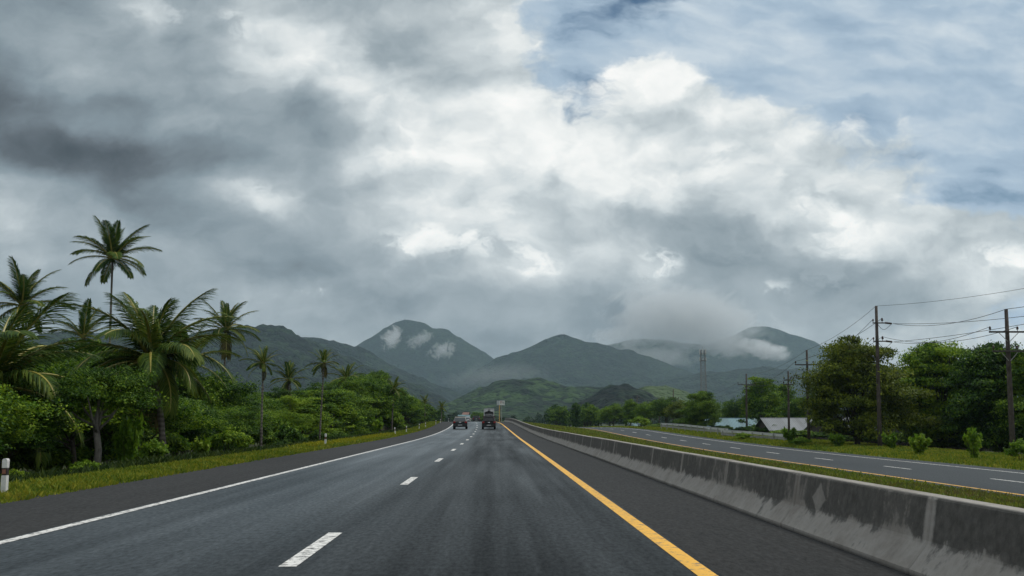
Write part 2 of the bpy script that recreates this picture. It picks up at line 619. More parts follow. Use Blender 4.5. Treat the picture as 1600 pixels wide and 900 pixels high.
def make_asphalt(name, base, streaks=True, rough=0.55, wet=0.0, tone=(1.0, 1.0, 1.0), sheen=0.10):
    m, t = mat(name)
    P = pos(t)
    long_ = t.noise(t.scale(P, (1.6, 0.035, 1)), 1.0, 5, 0.6)      # streaks along the travel
    wide = t.noise(t.scale(P, (0.25, 0.06, 1)), 1.0, 5, 0.6)        # broad patches
    grain = t.noise(P, 55.0, 3, 0.7)
    stone = t.voro(P, 70.0)
    v = t.m('MULTIPLY_ADD', t.m('SUBTRACT', long_, 0.5), 0.9 if streaks else 0.3, 1.0)
    v = t.m('MULTIPLY_ADD', t.m('SUBTRACT', wide, 0.5), 0.9, v)
    v = t.m('MULTIPLY_ADD', t.m('SUBTRACT', grain, 0.5), 1.5, v)
    v = t.m('MULTIPLY_ADD', t.m('SUBTRACT', t.noise(t.scale(P, (7, 1.2, 1)), 1.0, 4, .6), 0.5), 0.8, v)
    mott = t.noise(t.scale(P, (20, 6, 1)), 1.0, 5, .7)
    v = t.m('MULTIPLY_ADD', t.m('SUBTRACT', mott, 0.5), 1.1, v)
    chips = t.step(t.noise(P, 30.0, 2, .5), .66, .74)
    v = t.m('MULTIPLY_ADD', chips, 0.5, v)
    x = t.xyz(P)[0]
    if wet:
        # polished wheel tracks of both lanes
        for c in (-4.35, -2.75, -0.85, 0.85):
            k = t.step(t.m('ABSOLUTE', t.m('SUBTRACT', x, c)), 0.55, 0.1)
            v = t.m('MULTIPLY_ADD', k, 0.16, v)
        v = t.m('MULTIPLY_ADD', t.step(t.m('ABSOLUTE', t.m('SUBTRACT', x, 0.05)), 0.12, 0.02), 0.22, v)
    v = t.m('MAXIMUM', v, 0.25)
    col = t.vm('SCALE', tuple(base * c for c in tone), v)
    r = t.lerp(t.m('MULTIPLY_ADD', wide, 0.6, t.m('MULTIPLY', long_, 0.4)), 0.3, 0.7, rough - 0.10, rough + 0.12)
    if wet:
        # the left lane is still damp
        damp = t.step(t.m('MULTIPLY_ADD', t.m('SUBTRACT', wide, 0.5), 3.0, x), -0.6, -3.2)
        r = t.m('MULTIPLY_ADD', damp, -wet, r)
    h = t.m('MULTIPLY_ADD', stone, 0.5, grain)
    bn = t.node('ShaderNodeBump')
    bn.inputs['Strength'].default_value = 0.5
    bn.inputs['Distance'].default_value = 0.006
    t.put(bn.inputs['Height'], h)
    df = t.node('ShaderNodeBsdfDiffuse')
    t.put(df.inputs['Color'], col)
    t.put(df.inputs['Normal'], bn.outputs[0])
    gl = t.node('ShaderNodeBsdfGlossy')
    gl.inputs['Color'].default_value = (0.84, 0.94, 1, 1)
    t.put(gl.inputs['Roughness'], r)
    t.put(gl.inputs['Normal'], bn.outputs[0])
    fr = t.node('ShaderNodeFresnel')                                # rough stone: only part of the surface mirrors at grazing angles
    fr.inputs['IOR'].default_value = 1.33
    k = t.m('MULTIPLY', fr.outputs[0], t.m('MULTIPLY', t.lerp(mott, .3, .7, .65, 1.35), sheen))
    if wet:
        k = t.m('MULTIPLY', k, t.m('MULTIPLY_ADD', damp, 1.3, t.lerp(t.m('MULTIPLY_ADD', long_, .6, t.m('MULTIPLY', wide, .4)), .35, .65, .45, 1.5)))
    mx = t.node('ShaderNodeMixShader')
    t.put(mx.inputs[0], k)
    t.l.new(df.outputs[0], mx.inputs[1])
    t.l.new(gl.outputs[0], mx.inputs[2])
    o = t.node('ShaderNodeOutputMaterial')
    t.l.new(mx.outputs[0], o.inputs[0])
    return m


M['asphalt'] = make_asphalt('asphalt', 0.0088, True, 0.56, 0.18, (0.92, 1.0, 1.06), 0.115)
M['shoulder'] = make_asphalt('shoulder asphalt', 0.026, False, 0.75, 0.0, (1.04, 1.0, 0.97), 0.05)
M['asphalt_far'] = make_asphalt('asphalt of the other carriageway', 0.0125, True, 0.6, 0.0, (0.96, 1.0, 1.06))


def make_paint(name, col, wear=0.36):
    m, t = mat(name)
    P = pos(t)
    n = t.noise(P, 9.0, 6, 0.65)
    g = t.noise(P, 60.0, 3, 0.7)
    k = t.step(t.m('MULTIPLY_ADD', g, 0.35, n), wear + 0.18, wear + 0.36)
    dirt = t.noise(t.scale(P, (3, 0.3, 1)), 1.0, 4)
    c = t.mix(t.step(dirt, 0.3, 0.75, 0.0, 0.3), col, tuple(x * 0.55 for x in col[:3]) + (1,))
    finish(t, t.mix(k, (0.09, 0.09, 0.09, 1), c), 0.6, g, 0.2, 0.004)
    return m


M['white_paint'] = make_paint('white road paint', (0.72, 0.72, 0.69, 1))
M['yellow_paint'] = make_paint('yellow road paint', (0.76, 0.40, 0.018, 1), 0.31)


def make_grass(name, greens, dry=0.3, island=True):
    m, t = mat(name)
    P = pos(t)
    n = t.noise(P, 0.35, 5, 0.6)
    f = t.noise(P, 4.0, 4, 0.6)
    v = t.m('MULTIPLY_ADD', t.m('SUBTRACT', f, 0.5), 0.6, n)
    if island:
        v = t.m('MULTIPLY_ADD', t.m('SUBTRACT', t.node('ShaderNodeNewGeometry').outputs['Random Per Island'], 0.5), 0.45, v)
    c = t.ramp(v, [(0.25, (*greens[0], 1)), (0.5, (*greens[1], 1)), (0.72, (*greens[2], 1))])
    d = t.step(t.noise(t.vm('ADD', P, (31, 7, 0)), 0.22, 5, 0.65), 0.62 - dry * 0.3, 0.78 - dry * 0.2)
    c = t.mix(t.m('MULTIPLY', d, 0.75), c, (0.11, 0.082, 0.035, 1))
    finish(t, c, 0.75, f, 0.6, 0.05, spec=0.25, trans=0.25 if island else 0)
    return m


M['grass_ground'] = make_grass('grass ground', ((0.045, 0.08, 0.008), (0.085, 0.12, 0.012), (0.14, 0.15, 0.016)), 0.2, False)
M['grass_blade'] = make_grass('grass blades', ((0.075, 0.135, 0.010), (0.155, 0.21, 0.014), (0.28, 0.27, 0.022)), 0.2)
M['grass_sun_tinted'] = make_grass('grass blades coloured as sunlit', ((0.14, 0.19, 0.008), (0.25, 0.26, 0.010), (0.36, 0.31, 0.012)), 0.0)  # sunlight on this stretch of verge is put into the blade colour
M['grass_median'] = make_grass('median grass blades', ((0.075, 0.125, 0.014), (0.14, 0.185, 0.02), (0.23, 0.235, 0.03)), 0.55)


def make_earth():
    m, t = mat('valley ground')
    P = pos(t)
    n = t.noise(P, 0.08, 7, 0.6)
    f = t.noise(P, 1.3, 6, 0.65)
    c = t.ramp(t.m('MULTIPLY_ADD', t.m('SUBTRACT', f, 0.5), 0.5, n), [(0.3, (0.020, 0.030, 0.010, 1)), (0.5, (0.032, 0.05, 0.012, 1)), (0.62, (0.06, 0.055, 0.025, 1)), (0.75, (0.05, 0.075, 0.016, 1))])
    finish(t, c, 0.9, f, 0.6, 0.1, spec=0.2)
    return m


M['earth'] = make_earth()


# ------------------------------------------------------------------ road line
def xc(d):
    """sideways shift of the road axis"""
    d = np.asarray(d, float)
    e = np.clip(d, 40, 220)
    s = -0.4 * ((e - 40) / 90) ** 3
    f = np.clip(d - 220, 0, 40)
    return s - 0.053 * (f - f * f / 80)


_zd = np.linspace(-60, 20000, 20061)
_slope = np.interp(_zd, [-60, 65, 150, 190, 235, 600, 700, 20000], [0, 0, .0165, .0165 * .1, -.010, -.010, 0, 0])
_zz = np.concatenate([[0], np.cumsum((_slope[1:] + _slope[:-1]) / 2)])


def zr(d):
    return np.interp(d, _zd, _zz)


def ground_z(x, d):
    """height of the terrain at sideways offset x (from the road axis) and distance d"""
    x = np.asarray(x, float)
    prof = np.interp(x, [-4000, -200, -60, -22, -14, -10.4, -9.2, -7.95, -7.8, 3.3, 4.15, 4.3, 9, 15.4, 16.2, 25.6, 25.9, 29, 36, 48, 90, 300, 4000],
                     [-1.5, -1.5, -1.4, -1.0, -.7, -.12, .0, -.01, -.05, -.05, -.05, .08, -.35, -1.06, -1.13, -1.13, -1.06, -1.0, -1.15, -1.9, -2.0, -2, -2])
    up = np.interp(np.abs(x), [0, 30, 80], [1, 1, 0.0])
    return prof + zr(d) * up


OPP = -1.08          # the other carriageway lies lower


def gpt(px, py, lo=4.0, hi=1500.0):
    """ground point that the photograph shows at a pixel"""
    for _ in range(60):
        mid = (lo + hi) / 2
        p = at(px, py, mid)
        if p.z > ground_z(p.x - xc(mid), mid):
            lo = mid
        else:
            hi = mid
    return at(px, py, (lo + hi) / 2)


def on_ground(px, Y):
    """ground point at distance Y in the pixel column px"""
    p = at(px, 657, Y)
    return Vector((p.x, Y, float(ground_z(p.x - xc(Y), Y))))


def strip(name, x0, x1, d, dz, material, parent=None, kind='structure', nx=1, zf=None):
    d = np.asarray(d, float)
    V = []
    for i in range(nx + 1):
        x = x0 + (x1 - x0) * i / nx
        V.append(np.stack([x + xc(d), d, zr(d) + dz], 1))
    V = np.stack(V, 1).reshape(-1, 3)
    n = nx + 1
    Fq = []
    for i in range(len(d) - 1):
        for k in range(nx):
            Fq.append((i * n + k, i * n + k + 1, (i + 1) * n + k + 1, (i + 1) * n + k))
    o = link(name, np_mesh(name, V, Fq, material), parent)
    if kind and parent is None:
        o['kind'] = kind
    return o


# ground sheet
def build_ground():
    xs = np.unique(np.concatenate([np.linspace(-9000, -200, 23), np.linspace(-200, -30, 18), np.linspace(-30, -10, 21), np.linspace(-10.4, 4.3, 30), np.linspace(4.3, 36, 40), np.linspace(36, 90, 19), np.linspace(90, 300, 12), np.linspace(300, 9000, 23)]))
    ys = np.unique(np.concatenate([np.linspace(-400, -20, 8), np.linspace(-20, 260, 141), np.linspace(260, 700, 45), np.linspace(700, 13000, 60)]))
    X, Y = np.meshgrid(xs, ys)
    fade = np.interp(Y, [600, 1500], [1, 0])
    Z = ground_z(X, Y)
    Z = Z - np.interp(np.abs(X), [60, 300, 1500], [0, 0.5, 3.0])
    rough = np.interp(X, [-200, -20, -11, 26, 36, 200], [.4, .12, 0, 0, .12, .4])
    Z = Z + (fbm(X / 6, Y / 6, 3) - 0.5) * 2 * rough
    X = X + xc(np.minimum(Y, 700)) * np.interp(np.abs(X), [60, 300], [1, 0])
    n = len(xs)
    idx = np.arange(len(ys) * n).reshape(len(ys), n)
    Fq = np.stack([idx[:-1, :-1], idx[:-1, 1:], idx[1:, 1:], idx[1:, :-1]], -1).reshape(-1, 4)
    me = np_mesh('ground', np.stack([X, Y, Z], -1).reshape(-1, 3), Fq, M['earth'], True)
    me.materials.append(M['grass_ground'])
    cx = (xs[:-1] + xs[1:]) / 2
    g = ((cx > -10.2) & (cx < 32))
    mi = np.tile(g, len(ys) - 1).astype(np.int32)
    me.polygons.foreach_set('material_index', mi)
    o = link('ground', me)
    o['kind'] = 'structure'


build_ground()
DS = np.concatenate([np.arange(-24, 260, 4.0), np.arange(260, 640, 12.0)])
road = strip('road', -5.36, 1.90, DS, 0.0, M['asphalt'], nx=4)
strip('road_shoulder', -7.88, -5.36, DS, 0.0, M['shoulder'])
strip('road_shoulder', 1.90, 4.05, DS, 0.0, M['shoulder'])
strip('edge_line', -5.31, -5.17, DS, 0.004, M['white_paint'], road)
strip('edge_line', 1.69, 1.86, DS, 0.004, M['yellow_paint'], road)
DASH0 = 9.62
for i in range(-1, 19):
    d0 = DASH0 + 12.05 * i
    strip('lane_dash', -1.92, -1.76, np.linspace(d0, d0 + 2.85, 4), 0.004, M['white_paint'], road)
opp = strip('road', 16.3, 25.3, DS, OPP, M['asphalt_far'], nx=4)
strip('edge_line', 16.8, 16.97, DS, OPP + 0.004, M['yellow_paint'], opp)
strip('edge_line', 23.75, 23.9, DS, OPP + 0.004, M['white_paint'], opp)
for i in range(2, 22):
    d0 = 4.0 + 12.0 * i
    strip('lane_dash', 20.25, 20.40, np.linspace(d0, d0 + 3.6, 3), OPP + 0.004, M['white_paint'], opp)


# ------------------------------------------------------------------ concrete barrier
def make_concrete():
    m, t = mat('weathered concrete')
    P = pos(t)
    O = t.node('ShaderNodeTexCoord').outputs['Object']
    z = t.xyz(O)[2]
    y = t.xyz(O)[1]
    big = t.noise(P, 0.9, 6, 0.62)
    fine = t.noise(P, 9.0, 6, 0.65)
    run = t.noise(t.scale(P, (3.2, 3.2, 1.6)), 1.0, 5, 0.6)       # stains that run down
    grit = t.noise(P, 70.0, 3, 0.7)
    base = t.ramp(t.m('MULTIPLY_ADD', t.m('SUBTRACT', fine, 0.5), 0.6, big), [(0.3, (0.20, 0.185, 0.165, 1)), (0.55, (0.29, 0.275, 0.25, 1)), (0.75, (0.36, 0.345, 0.32, 1))])
    # black mould on the upright face, in patches on the foot
    face = t.step(t.m('MULTIPLY_ADD', t.m('SUBTRACT', t.noise(P, 2.6, 6, .65), .5), .34, z), 0.20, 0.36)
    top = t.step(z, 0.655, 0.668)
    up = t.m('MULTIPLY', face, t.m('SUBTRACT', 1.0, top))
    k = t.m('MULTIPLY_ADD', t.m('SUBTRACT', run, 0.5), 0.7, t.m('MULTIPLY_ADD', t.m('SUBTRACT', big, 0.5), 1.5, t.m('MULTIPLY_ADD', up, 0.52, 0.27)))
    k = t.m('MULTIPLY_ADD', t.m('SUBTRACT', fine, 0.5), 1.1, k)
    mould = t.step(k, 0.36, 0.74)
    # the segment ends are paler
    ends = t.step(t.m('MULTIPLY_ADD', t.m('SUBTRACT', fine, .5), .08, t.m('ABSOLUTE', y)), 1.86, 1.93)
    mould = t.m('MULTIPLY', mould, t.m('MULTIPLY_ADD', ends, -0.85, 1.0))
    mould = t.m('MULTIPLY', mould, t.m('MULTIPLY_ADD', top, -0.55, 1.0))
    wy = t.m('SUBTRACT', t.xyz(P)[1], 12.15)                         # a pale diamond where something was once fixed
    wz = t.m('SUBTRACT', t.xyz(P)[2], 0.41)
    dm = t.m('ADD', t.m('DIVIDE', t.m('ABSOLUTE', wy), 0.26), t.m('DIVIDE', t.m('ABSOLUTE', wz), 0.19))
    dm = t.step(t.m('MULTIPLY_ADD', t.m('SUBTRACT', fine, .5), .8, dm), 1.05, .8)
    mould = t.m('MULTIPLY', mould, t.m('MULTIPLY_ADD', dm, -.75, 1.0))
    dark = t.ramp(fine, [(0.3, (0.034, 0.034, 0.031, 1)), (0.7, (0.10, 0.097, 0.088, 1))])
    c = t.mix(t.m('MULTIPLY', mould, 0.93), base, dark)
    low = t.step(z, 0.05, 0.0)
    c = t.mix(t.m('MULTIPLY', low, 0.8), c, (0.035, 0.033, 0.03, 1))
    h = t.m('MULTIPLY_ADD', grit, 0.4, fine)
    finish(t, c, 0.88, h, 0.5, 0.012, spec=0.25)
    return m


M['concrete'] = make_concrete()


def barrier_mesh(L=3.97):
    prof = [(0, -.06), (0, .055), (.012, .07), (.165, .262), (.178, .29), (.236, .645), (.25, .668), (.262, .672),
            (.378, .672), (.39, .668), (.404, .645), (.462, .29), (.475, .262), (.628, .07), (.64, .055), (.64, -.06)]
    ys = [-L / 2, -L / 2 + .018, -L / 2 + .05]
    ys += list(np.linspace(-L / 2 + .3, L / 2 - .3, 7))
    ys += [L / 2 - .05, L / 2 - .018, L / 2]
    n = len(prof)
    V = []
    for i, yy in enumerate(ys):
        e = .016 if i in (0, len(ys) - 1) else 0.0
        for a, z in prof:
            wob = 0.004 * (vnoise(yy * 1.7, z * 9 + a * 5, 5) - .5)
            V.append((a + (e if a < .32 else -e) + wob, yy, z - (e if z > .6 else 0)))
    Fq = []
    for i in range(len(ys) - 1):
        for k in range(n - 1):
            Fq.append((i * n + k, (i + 1) * n + k, (i + 1) * n + k + 1, i * n + k + 1))
    mb = MB()
    mb.add(V, Fq)
    mb.add([], [])
    mb.f.append(tuple(range(n)))
    mb.f.append(tuple((len(ys) - 1) * n + k for k in range(n - 1, -1, -1)))
    me = mb.mesh('concrete_barrier', M['concrete'])
    return me


ORD = ['first', 'second', 'third', 'fourth', 'fifth', 'sixth', 'seventh', 'eighth', 'ninth', 'tenth', 'eleventh', 'twelfth', 'thirteenth',
       'fourteenth', 'fifteenth', 'sixteenth', 'seventeenth', 'eighteenth', 'nineteenth', 'twentieth']


def ordinal(i):
    if i < 20:
        return ORD[i]
    tens = ['', '', 'twenty', 'thirty', 'forty', 'fifty', 'sixty'][(i + 1) // 10]
    r = (i + 1) % 10
    return tens[:-1] + 'ieth' if r == 0 else tens + '-' + ORD[r - 1]


BARX = 3.48
bm_ = barrier_mesh()
_k = 0
for i in range(-3, 47):
    d = 9.07 + 2.0 + 3.99 * (i - 1)
    a = math.atan2(float(xc(d + 2) - xc(d - 2)), 4)
    sl = math.atan2(float(zr(d + 2) - zr(d - 2)), 4)
    o = link('concrete_barrier', bm_, None, (BARX + float(xc(d)), d, float(zr(d)) + rnd.uniform(-.006, .006)), (sl, 0, -a + rnd.uniform(-.002, .002)))
    o.scale = (1, 1, 0.975)
    if i < 1:
        lab = ['blackened concrete barrier segment at the right edge of the photo, nearest the camera'] * 9
        lab = lab[0] if i == 0 else 'concrete barrier segment beside the camera, just outside the picture'
    elif i == 1:
        lab = 'concrete barrier segment with pale diamond-shaped patch at its far end'
    else:
        lab = 'stained concrete barrier segment, %s one in the line from the right edge' % ordinal(i)
    tag(o, lab, 'barrier', 'concrete barrier segments along the median')


# ------------------------------------------------------------------ hills
def make_forest_hill(name, a, b, c, meadow=0.0):
    m, t = mat(name)
    P = pos(t)
    big = t.noise(P, 0.004, 6, 0.6)
    med = t.noise(P, 0.02, 5, 0.6)
    v1 = t.voro(P, 0.075)
    v2 = t.voro(P, 0.16)
    crown = t.voro(P, 0.075, out=1)
    r = t.xyz(crown)[0]
    k = t.m('MULTIPLY_ADD', t.m('SUBTRACT', r, 0.5), 0.6, t.m('MULTIPLY_ADD', t.m('SUBTRACT', med, 0.5), 1.5, big))
    col = t.ramp(k, [(0.25, (*a, 1)), (0.5, (*b, 1)), (0.75, (*c, 1))])
    if meadow:
        mk = t.step(t.noise(P, 0.006, 5, 0.6), 0.5 - meadow * 0.4, 0.62 - meadow * 0.4)
        col = t.mix(mk, col, (0.06, 0.09, 0.03, 1))
    h = t.m('SUBTRACT', 1.0, t.m('MULTIPLY_ADD', v2, 0.5, v1))
    finish(t, col, 0.9, t.m('MULTIPLY_ADD', med, 2.0, h), 1.0, 9.0, spec=0.1)
    return m


M['hill_shade_tinted'] = make_forest_hill('forest with cloud shade in its colour', (0.0002, 0.0010, 0.0012), (0.0020, 0.0060, 0.0042), (0.015, 0.029, 0.0125))  # cloud shadow over the ridges is put into this near-black colour
M['hill_green'] = make_forest_hill('forest on the green foothill', (0.0015, 0.005, 0.003), (0.009, 0.024, 0.009), (0.036, 0.068, 0.020))
M['hill_meadow'] = make_forest_hill('meadow slope', (0.012, 0.026, 0.011), (0.025, 0.048, 0.017), (0.05, 0.08, 0.026), 0.8)


def hill(crest, Y, width, material, label, seed, gully=0.30, step=None, power=1.0, back=0.5, rough=8.0, spur=1.0, tilt=0.0):
    """a ridge whose crest runs across the view at distance Y; slopes with spurs and gullies on both sides"""
    pts = [at(px, py, Y + tilt * (px - 800)) for px, py in crest]
    cx = np.array([p.x for p in pts])
    cyy = np.array([p.y for p in pts])
    cz = np.array([p.z for p in pts])
    step = step or max(5.0, Y / 260.0)
    pad = width * 0.35
    x = np.arange(cx[0] - pad, cx[-1] + pad, step)
    w = np.concatenate([np.arange(-width, 0, step * 1.25), np.arange(0, width * back, step * 2.5)])
    X, Wd = np.meshgrid(x, w)
    s = np.where(Wd < 0, -Wd / width, Wd / (width * back))
    # the crest, shifted sideways downslope so that spurs run at a slant
    sh = (fbm(X / (width * .5) + 3, Wd / (width * .7), seed, 4) - .5) * width * 0.8 * np.clip(s * 1.3, 0, 1) * spur * .8
    ends_ = lambda q: np.interp(q, [cx[0] - pad, cx[0], cx[-1], cx[-1] + pad], [0, 1, 1, 0])
    k = 2
    fine = np.interp(x, cx, cz)
    ker = np.hanning(2 * k + 3)
    ker /= ker.sum()
    sm = np.convolve(np.pad(fine, k + 1, mode='edge'), ker, 'valid')
    H = np.interp(X + sh, x, sm * .15 + fine * .85) * ends_(X + sh * .3)
    fall = np.clip(1 - s, 0, 1) ** power
    Z = H * fall
    g = ridged((X + sh) / (width * .23), Wd / (width * .55), seed + 11, 4)
    g2 = ridged((X + sh * .6) / (width * .09), Wd / (width * .16), seed + 23, 3)
    e = np.clip(s * 3.0, 0, 1) * (1 - s)
    Z = Z - H * e * ((1 - g) * gully * 1.6 + (1 - g2) * gully * .45)
    Z = Z + (fbm(X / (step * 2.2), Wd / (step * 2.2), seed + 5, 3) - .5) * 2 * rough * np.clip(Z / 25, 0, 1)
    Z = Z + (fbm(X / (Y * .022), Wd / (Y * .03), seed + 31, 4) - .5) * Y * .009 * np.clip(Z / 60, 0, 1) * (.35 + np.clip(s * 3, 0, 1))
    YY = np.interp(X, cx, cyy) + Wd
    Z = np.where(s > .995, -8, Z - 2.5)
    n = len(x)
    idx = np.arange(len(w) * n).reshape(len(w), n)
    Fq = np.stack([idx[:-1, :-1], idx[:-1, 1:], idx[1:, 1:], idx[1:, :-1]], -1).reshape(-1, 4)
    o = link('hill', np_mesh('hill', np.stack([X, YY, Z], -1).reshape(-1, 3), Fq, material, True))
    return tag(o, label, None, None, 'structure')


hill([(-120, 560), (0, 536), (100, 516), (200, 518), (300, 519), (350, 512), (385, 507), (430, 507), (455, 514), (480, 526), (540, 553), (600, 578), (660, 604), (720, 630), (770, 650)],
     2300, 900, M['hill_shade_tinted'], 'dark forested ridge descending behind the palms on the left', 1, .26)
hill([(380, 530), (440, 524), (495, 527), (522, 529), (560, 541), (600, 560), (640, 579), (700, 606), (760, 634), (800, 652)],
     3300, 900, M['hill_shade_tinted'], 'second ridge sloping down in front of the main peak', 2, .22)
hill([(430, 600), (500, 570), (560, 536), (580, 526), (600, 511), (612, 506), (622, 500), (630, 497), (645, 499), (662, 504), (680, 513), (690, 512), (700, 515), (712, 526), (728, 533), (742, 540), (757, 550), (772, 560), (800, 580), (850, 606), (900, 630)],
     5200, 1300, M['hill_shade_tinted'], 'highest forested peak left of the road with mist wisps', 3, .34)
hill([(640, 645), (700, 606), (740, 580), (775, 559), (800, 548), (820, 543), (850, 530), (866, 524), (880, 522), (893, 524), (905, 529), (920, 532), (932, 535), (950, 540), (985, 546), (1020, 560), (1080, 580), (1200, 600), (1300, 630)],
     4200, 1200, M['hill_shade_tinted'], 'rounded forested hill above the end of the road', 4, .34)
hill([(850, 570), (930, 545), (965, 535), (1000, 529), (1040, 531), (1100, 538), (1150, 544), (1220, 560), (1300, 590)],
     5600, 1300, M['hill_shade_tinted'], 'long grey ridge with its top in the cloud', 5, .25)
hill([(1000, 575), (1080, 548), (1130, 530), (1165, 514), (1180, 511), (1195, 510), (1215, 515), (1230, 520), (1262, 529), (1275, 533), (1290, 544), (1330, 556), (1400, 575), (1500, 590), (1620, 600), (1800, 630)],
     6000, 1500, M['hill_shade_tinted'], 'grey peak at the right behind a bank of mist', 6, .3)
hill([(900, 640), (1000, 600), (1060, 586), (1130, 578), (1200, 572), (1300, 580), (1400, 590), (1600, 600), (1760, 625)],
     3600, 1100, M['hill_shade_tinted'], 'low blue-green ridge behind the lattice tower', 7, .3)
hill([(640, 652), (690, 632), (740, 608), (780, 592), (805, 588), (830, 589), (880, 597), (940, 604), (1000, 616), (1060, 626), (1150, 640)],
     1700, 520, M['hill_green'], 'green foothill just beyond the end of the road', 8, .30, rough=4)
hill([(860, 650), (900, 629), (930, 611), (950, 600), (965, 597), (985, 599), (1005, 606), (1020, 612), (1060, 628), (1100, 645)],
     1150, 200, M['hill_shade_tinted'], 'small dark wooded knoll right of the road', 9, .2, rough=3)
hill([(950, 640), (985, 611), (1010, 601), (1040, 601), (1070, 608), (1090, 618), (1110, 640)],
     1450, 220, M['hill_meadow'], 'pale green meadow slope behind the wooded knoll', 10, .12, rough=1.5)


# ------------------------------------------------------------------ air
def build_haze():
    mb = MB().box(-9000, 9000, -450, 7600, -60, 650)
    m, t = mat('valley haze')
    pv = t.node('ShaderNodeVolumePrincipled')
    pv.inputs['Color'].default_value = (0.62, 0.87, 1.0, 1)
    pv.inputs['Density'].default_value = HAZE
    pv.inputs['Anisotropy'].default_value = 0.1
    o = t.node('ShaderNodeOutputMaterial')
    t.l.new(pv.outputs[0], o.inputs['Volume'])
    ob = mb.build('haze', m)
    ob['kind'] = 'stuff'
    ob.display_type = 'WIRE'


build_haze()


def mist(px, py, Y, rx, ry, rz, dens, label, seed, tilt=0.0, size=1.0, thr=0.5):
    """a lump of cloud clinging to a slope: a real volume with ragged density"""
    c = at(px, py, Y)
    import bmesh
    bm = bmesh.new()
    bmesh.ops.create_icosphere(bm, subdivisions=3, radius=1.0)
    for v in bm.verts:
        q = v.co.normalized()
        k = 0.85 + 0.3 * float(vnoise(q.x * 2 + seed, q.y * 2 + q.z * 1.7, seed))
        v.co = Vector((q.x * rx * k, q.y * ry * k, q.z * rz * k))
    me = bpy.data.meshes.new('mist_bank')
    bm.to_mesh(me)
    bm.free()
    m, t = mat('mist')
    O = t.node('ShaderNodeTexCoord').outputs['Object']
    N = t.scale(O, (1 / rx, 1 / ry, 1 / rz))
    r = t.node('ShaderNodeVectorMath', operation='LENGTH')
    t.put(r.inputs[0], N)
    n = t.noise(t.vm('ADD', t.scale(O, (1, .12, 1)), (seed * 317.0, 0, seed * 91.0)), 4.0 / (rx + rz) * size, 7, 0.68, 0.8)
    core = t.step(r.outputs['Value'], 1.0, 0.0)
    f = t.step(t.m('MULTIPLY_ADD', t.m('SUBTRACT', core, 0.5), 0.5, n), thr, thr + .16)
    f = t.m('MULTIPLY', f, core)
    pv = t.node('ShaderNodeVolumePrincipled')
    pv.inputs['Color'].default_value = (0.97, 0.985, 1.0, 1)
    t.put(pv.inputs['Density'], t.m('MULTIPLY', f, dens))
    o = t.node('ShaderNodeOutputMaterial')
    t.l.new(pv.outputs[0], o.inputs['Volume'])
    me.materials.append(m)
    ob = link('mist_bank', me, None, c, (0, tilt, 0))
    return tag(ob, label, None, None, 'stuff')


mist(612, 528, 4650, 85, 150, 140, .011, 'wisp of mist rising on the left flank of the main peak', 3, R(28), 1.6, .5)
mist(655, 530, 4650, 170, 150, 80, .005, 'thin mist below the summit of the main peak', 5, R(-25), 2.2, .54)
mist(692, 547, 4600, 150, 150, 85, .0065, 'small wisp of mist right of the main peak', 8, R(-20), 2.0, .53)
mist(1072, 496, 5000, 540, 420, 225, .0085, 'bank of cloud lying over the grey ridge', 12, R(8), 2.0, .31)
mist(1130, 540, 4950, 240, 260, 100, .008, 'lower edge of the cloud bank trailing down the slope', 14, R(10), 1.8, .42)
mist(1195, 547, 4900, 250, 260, 80, .018, 'white tongue of mist below the right-hand peak', 15, R(16), 1.8, .47)
mist(985, 525, 5000, 330, 300, 100, .005, 'thin cloud trailing over the ridge left of the bank', 18, R(0), 2.0, .42)
mist(775, 588, 3700, 330, 260, 75, .0007, 'faint mist lying in the valley between the ridges', 21, R(-4), 1.4, .36)
mist(1020, 556, 4700, 420, 260, 90, .0022, 'thin mist drifting below the cloud bank', 23, R(6), 1.8, .42)


# ------------------------------------------------------------------ foliage
def make_leaf(name, dark, mid, light, trans=0.35, rough=0.6, spec=0.15, scale=0.45):
    m, t = mat(name)
    O = t.node('ShaderNodeTexCoord').outputs['Object']
    rp = t.node('ShaderNodeNewGeometry').outputs['Random Per Island']
    ob = t.node('ShaderNodeObjectInfo').outputs['Random']
    n = t.noise(t.vm('ADD', O, t.comb(t.m('MULTIPLY', ob, 57.0), 0, 0)), scale, 3, 0.6)
    v = t.m('MULTIPLY_ADD', t.m('SUBTRACT', n, 0.5), 1.5, t.m('MULTIPLY_ADD', t.m('SUBTRACT', rp, 0.5), 0.55, 0.5))
    v = t.m('MULTIPLY_ADD', t.m('SUBTRACT', ob, 0.5), 0.30, v)
    c = t.ramp(v, [(0.2, (*dark, 1)), (0.5, (*mid, 1)), (0.82, (*light, 1))])
    finish(t, c, rough, None, spec=spec, trans=trans)
    return m


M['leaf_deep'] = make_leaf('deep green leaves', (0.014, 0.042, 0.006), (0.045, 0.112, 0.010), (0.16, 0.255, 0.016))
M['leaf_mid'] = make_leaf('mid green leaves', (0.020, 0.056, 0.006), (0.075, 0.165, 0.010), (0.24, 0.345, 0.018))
M['leaf_olive'] = make_leaf('olive green leaves', (0.028, 0.050, 0.007), (0.085, 0.125, 0.011), (0.20, 0.24, 0.018))
M['leaf_fresh'] = make_leaf('fresh green leaves', (0.06, 0.13, 0.010), (0.12, 0.23, 0.014), (0.23, 0.32, 0.02), 0.4)
M['leaf_far'] = make_leaf('far trees', (0.010, 0.026, 0.010), (0.022, 0.05, 0.013), (0.048, 0.085, 0.018), 0.2, 0.7, 0.2, 0.1)
M['palm_leaf'] = make_leaf('palm leaflets', (0.018, 0.045, 0.008), (0.042, 0.090, 0.012), (0.12, 0.160, 0.018), 0.28, 0.55, 0.12, 0.6)
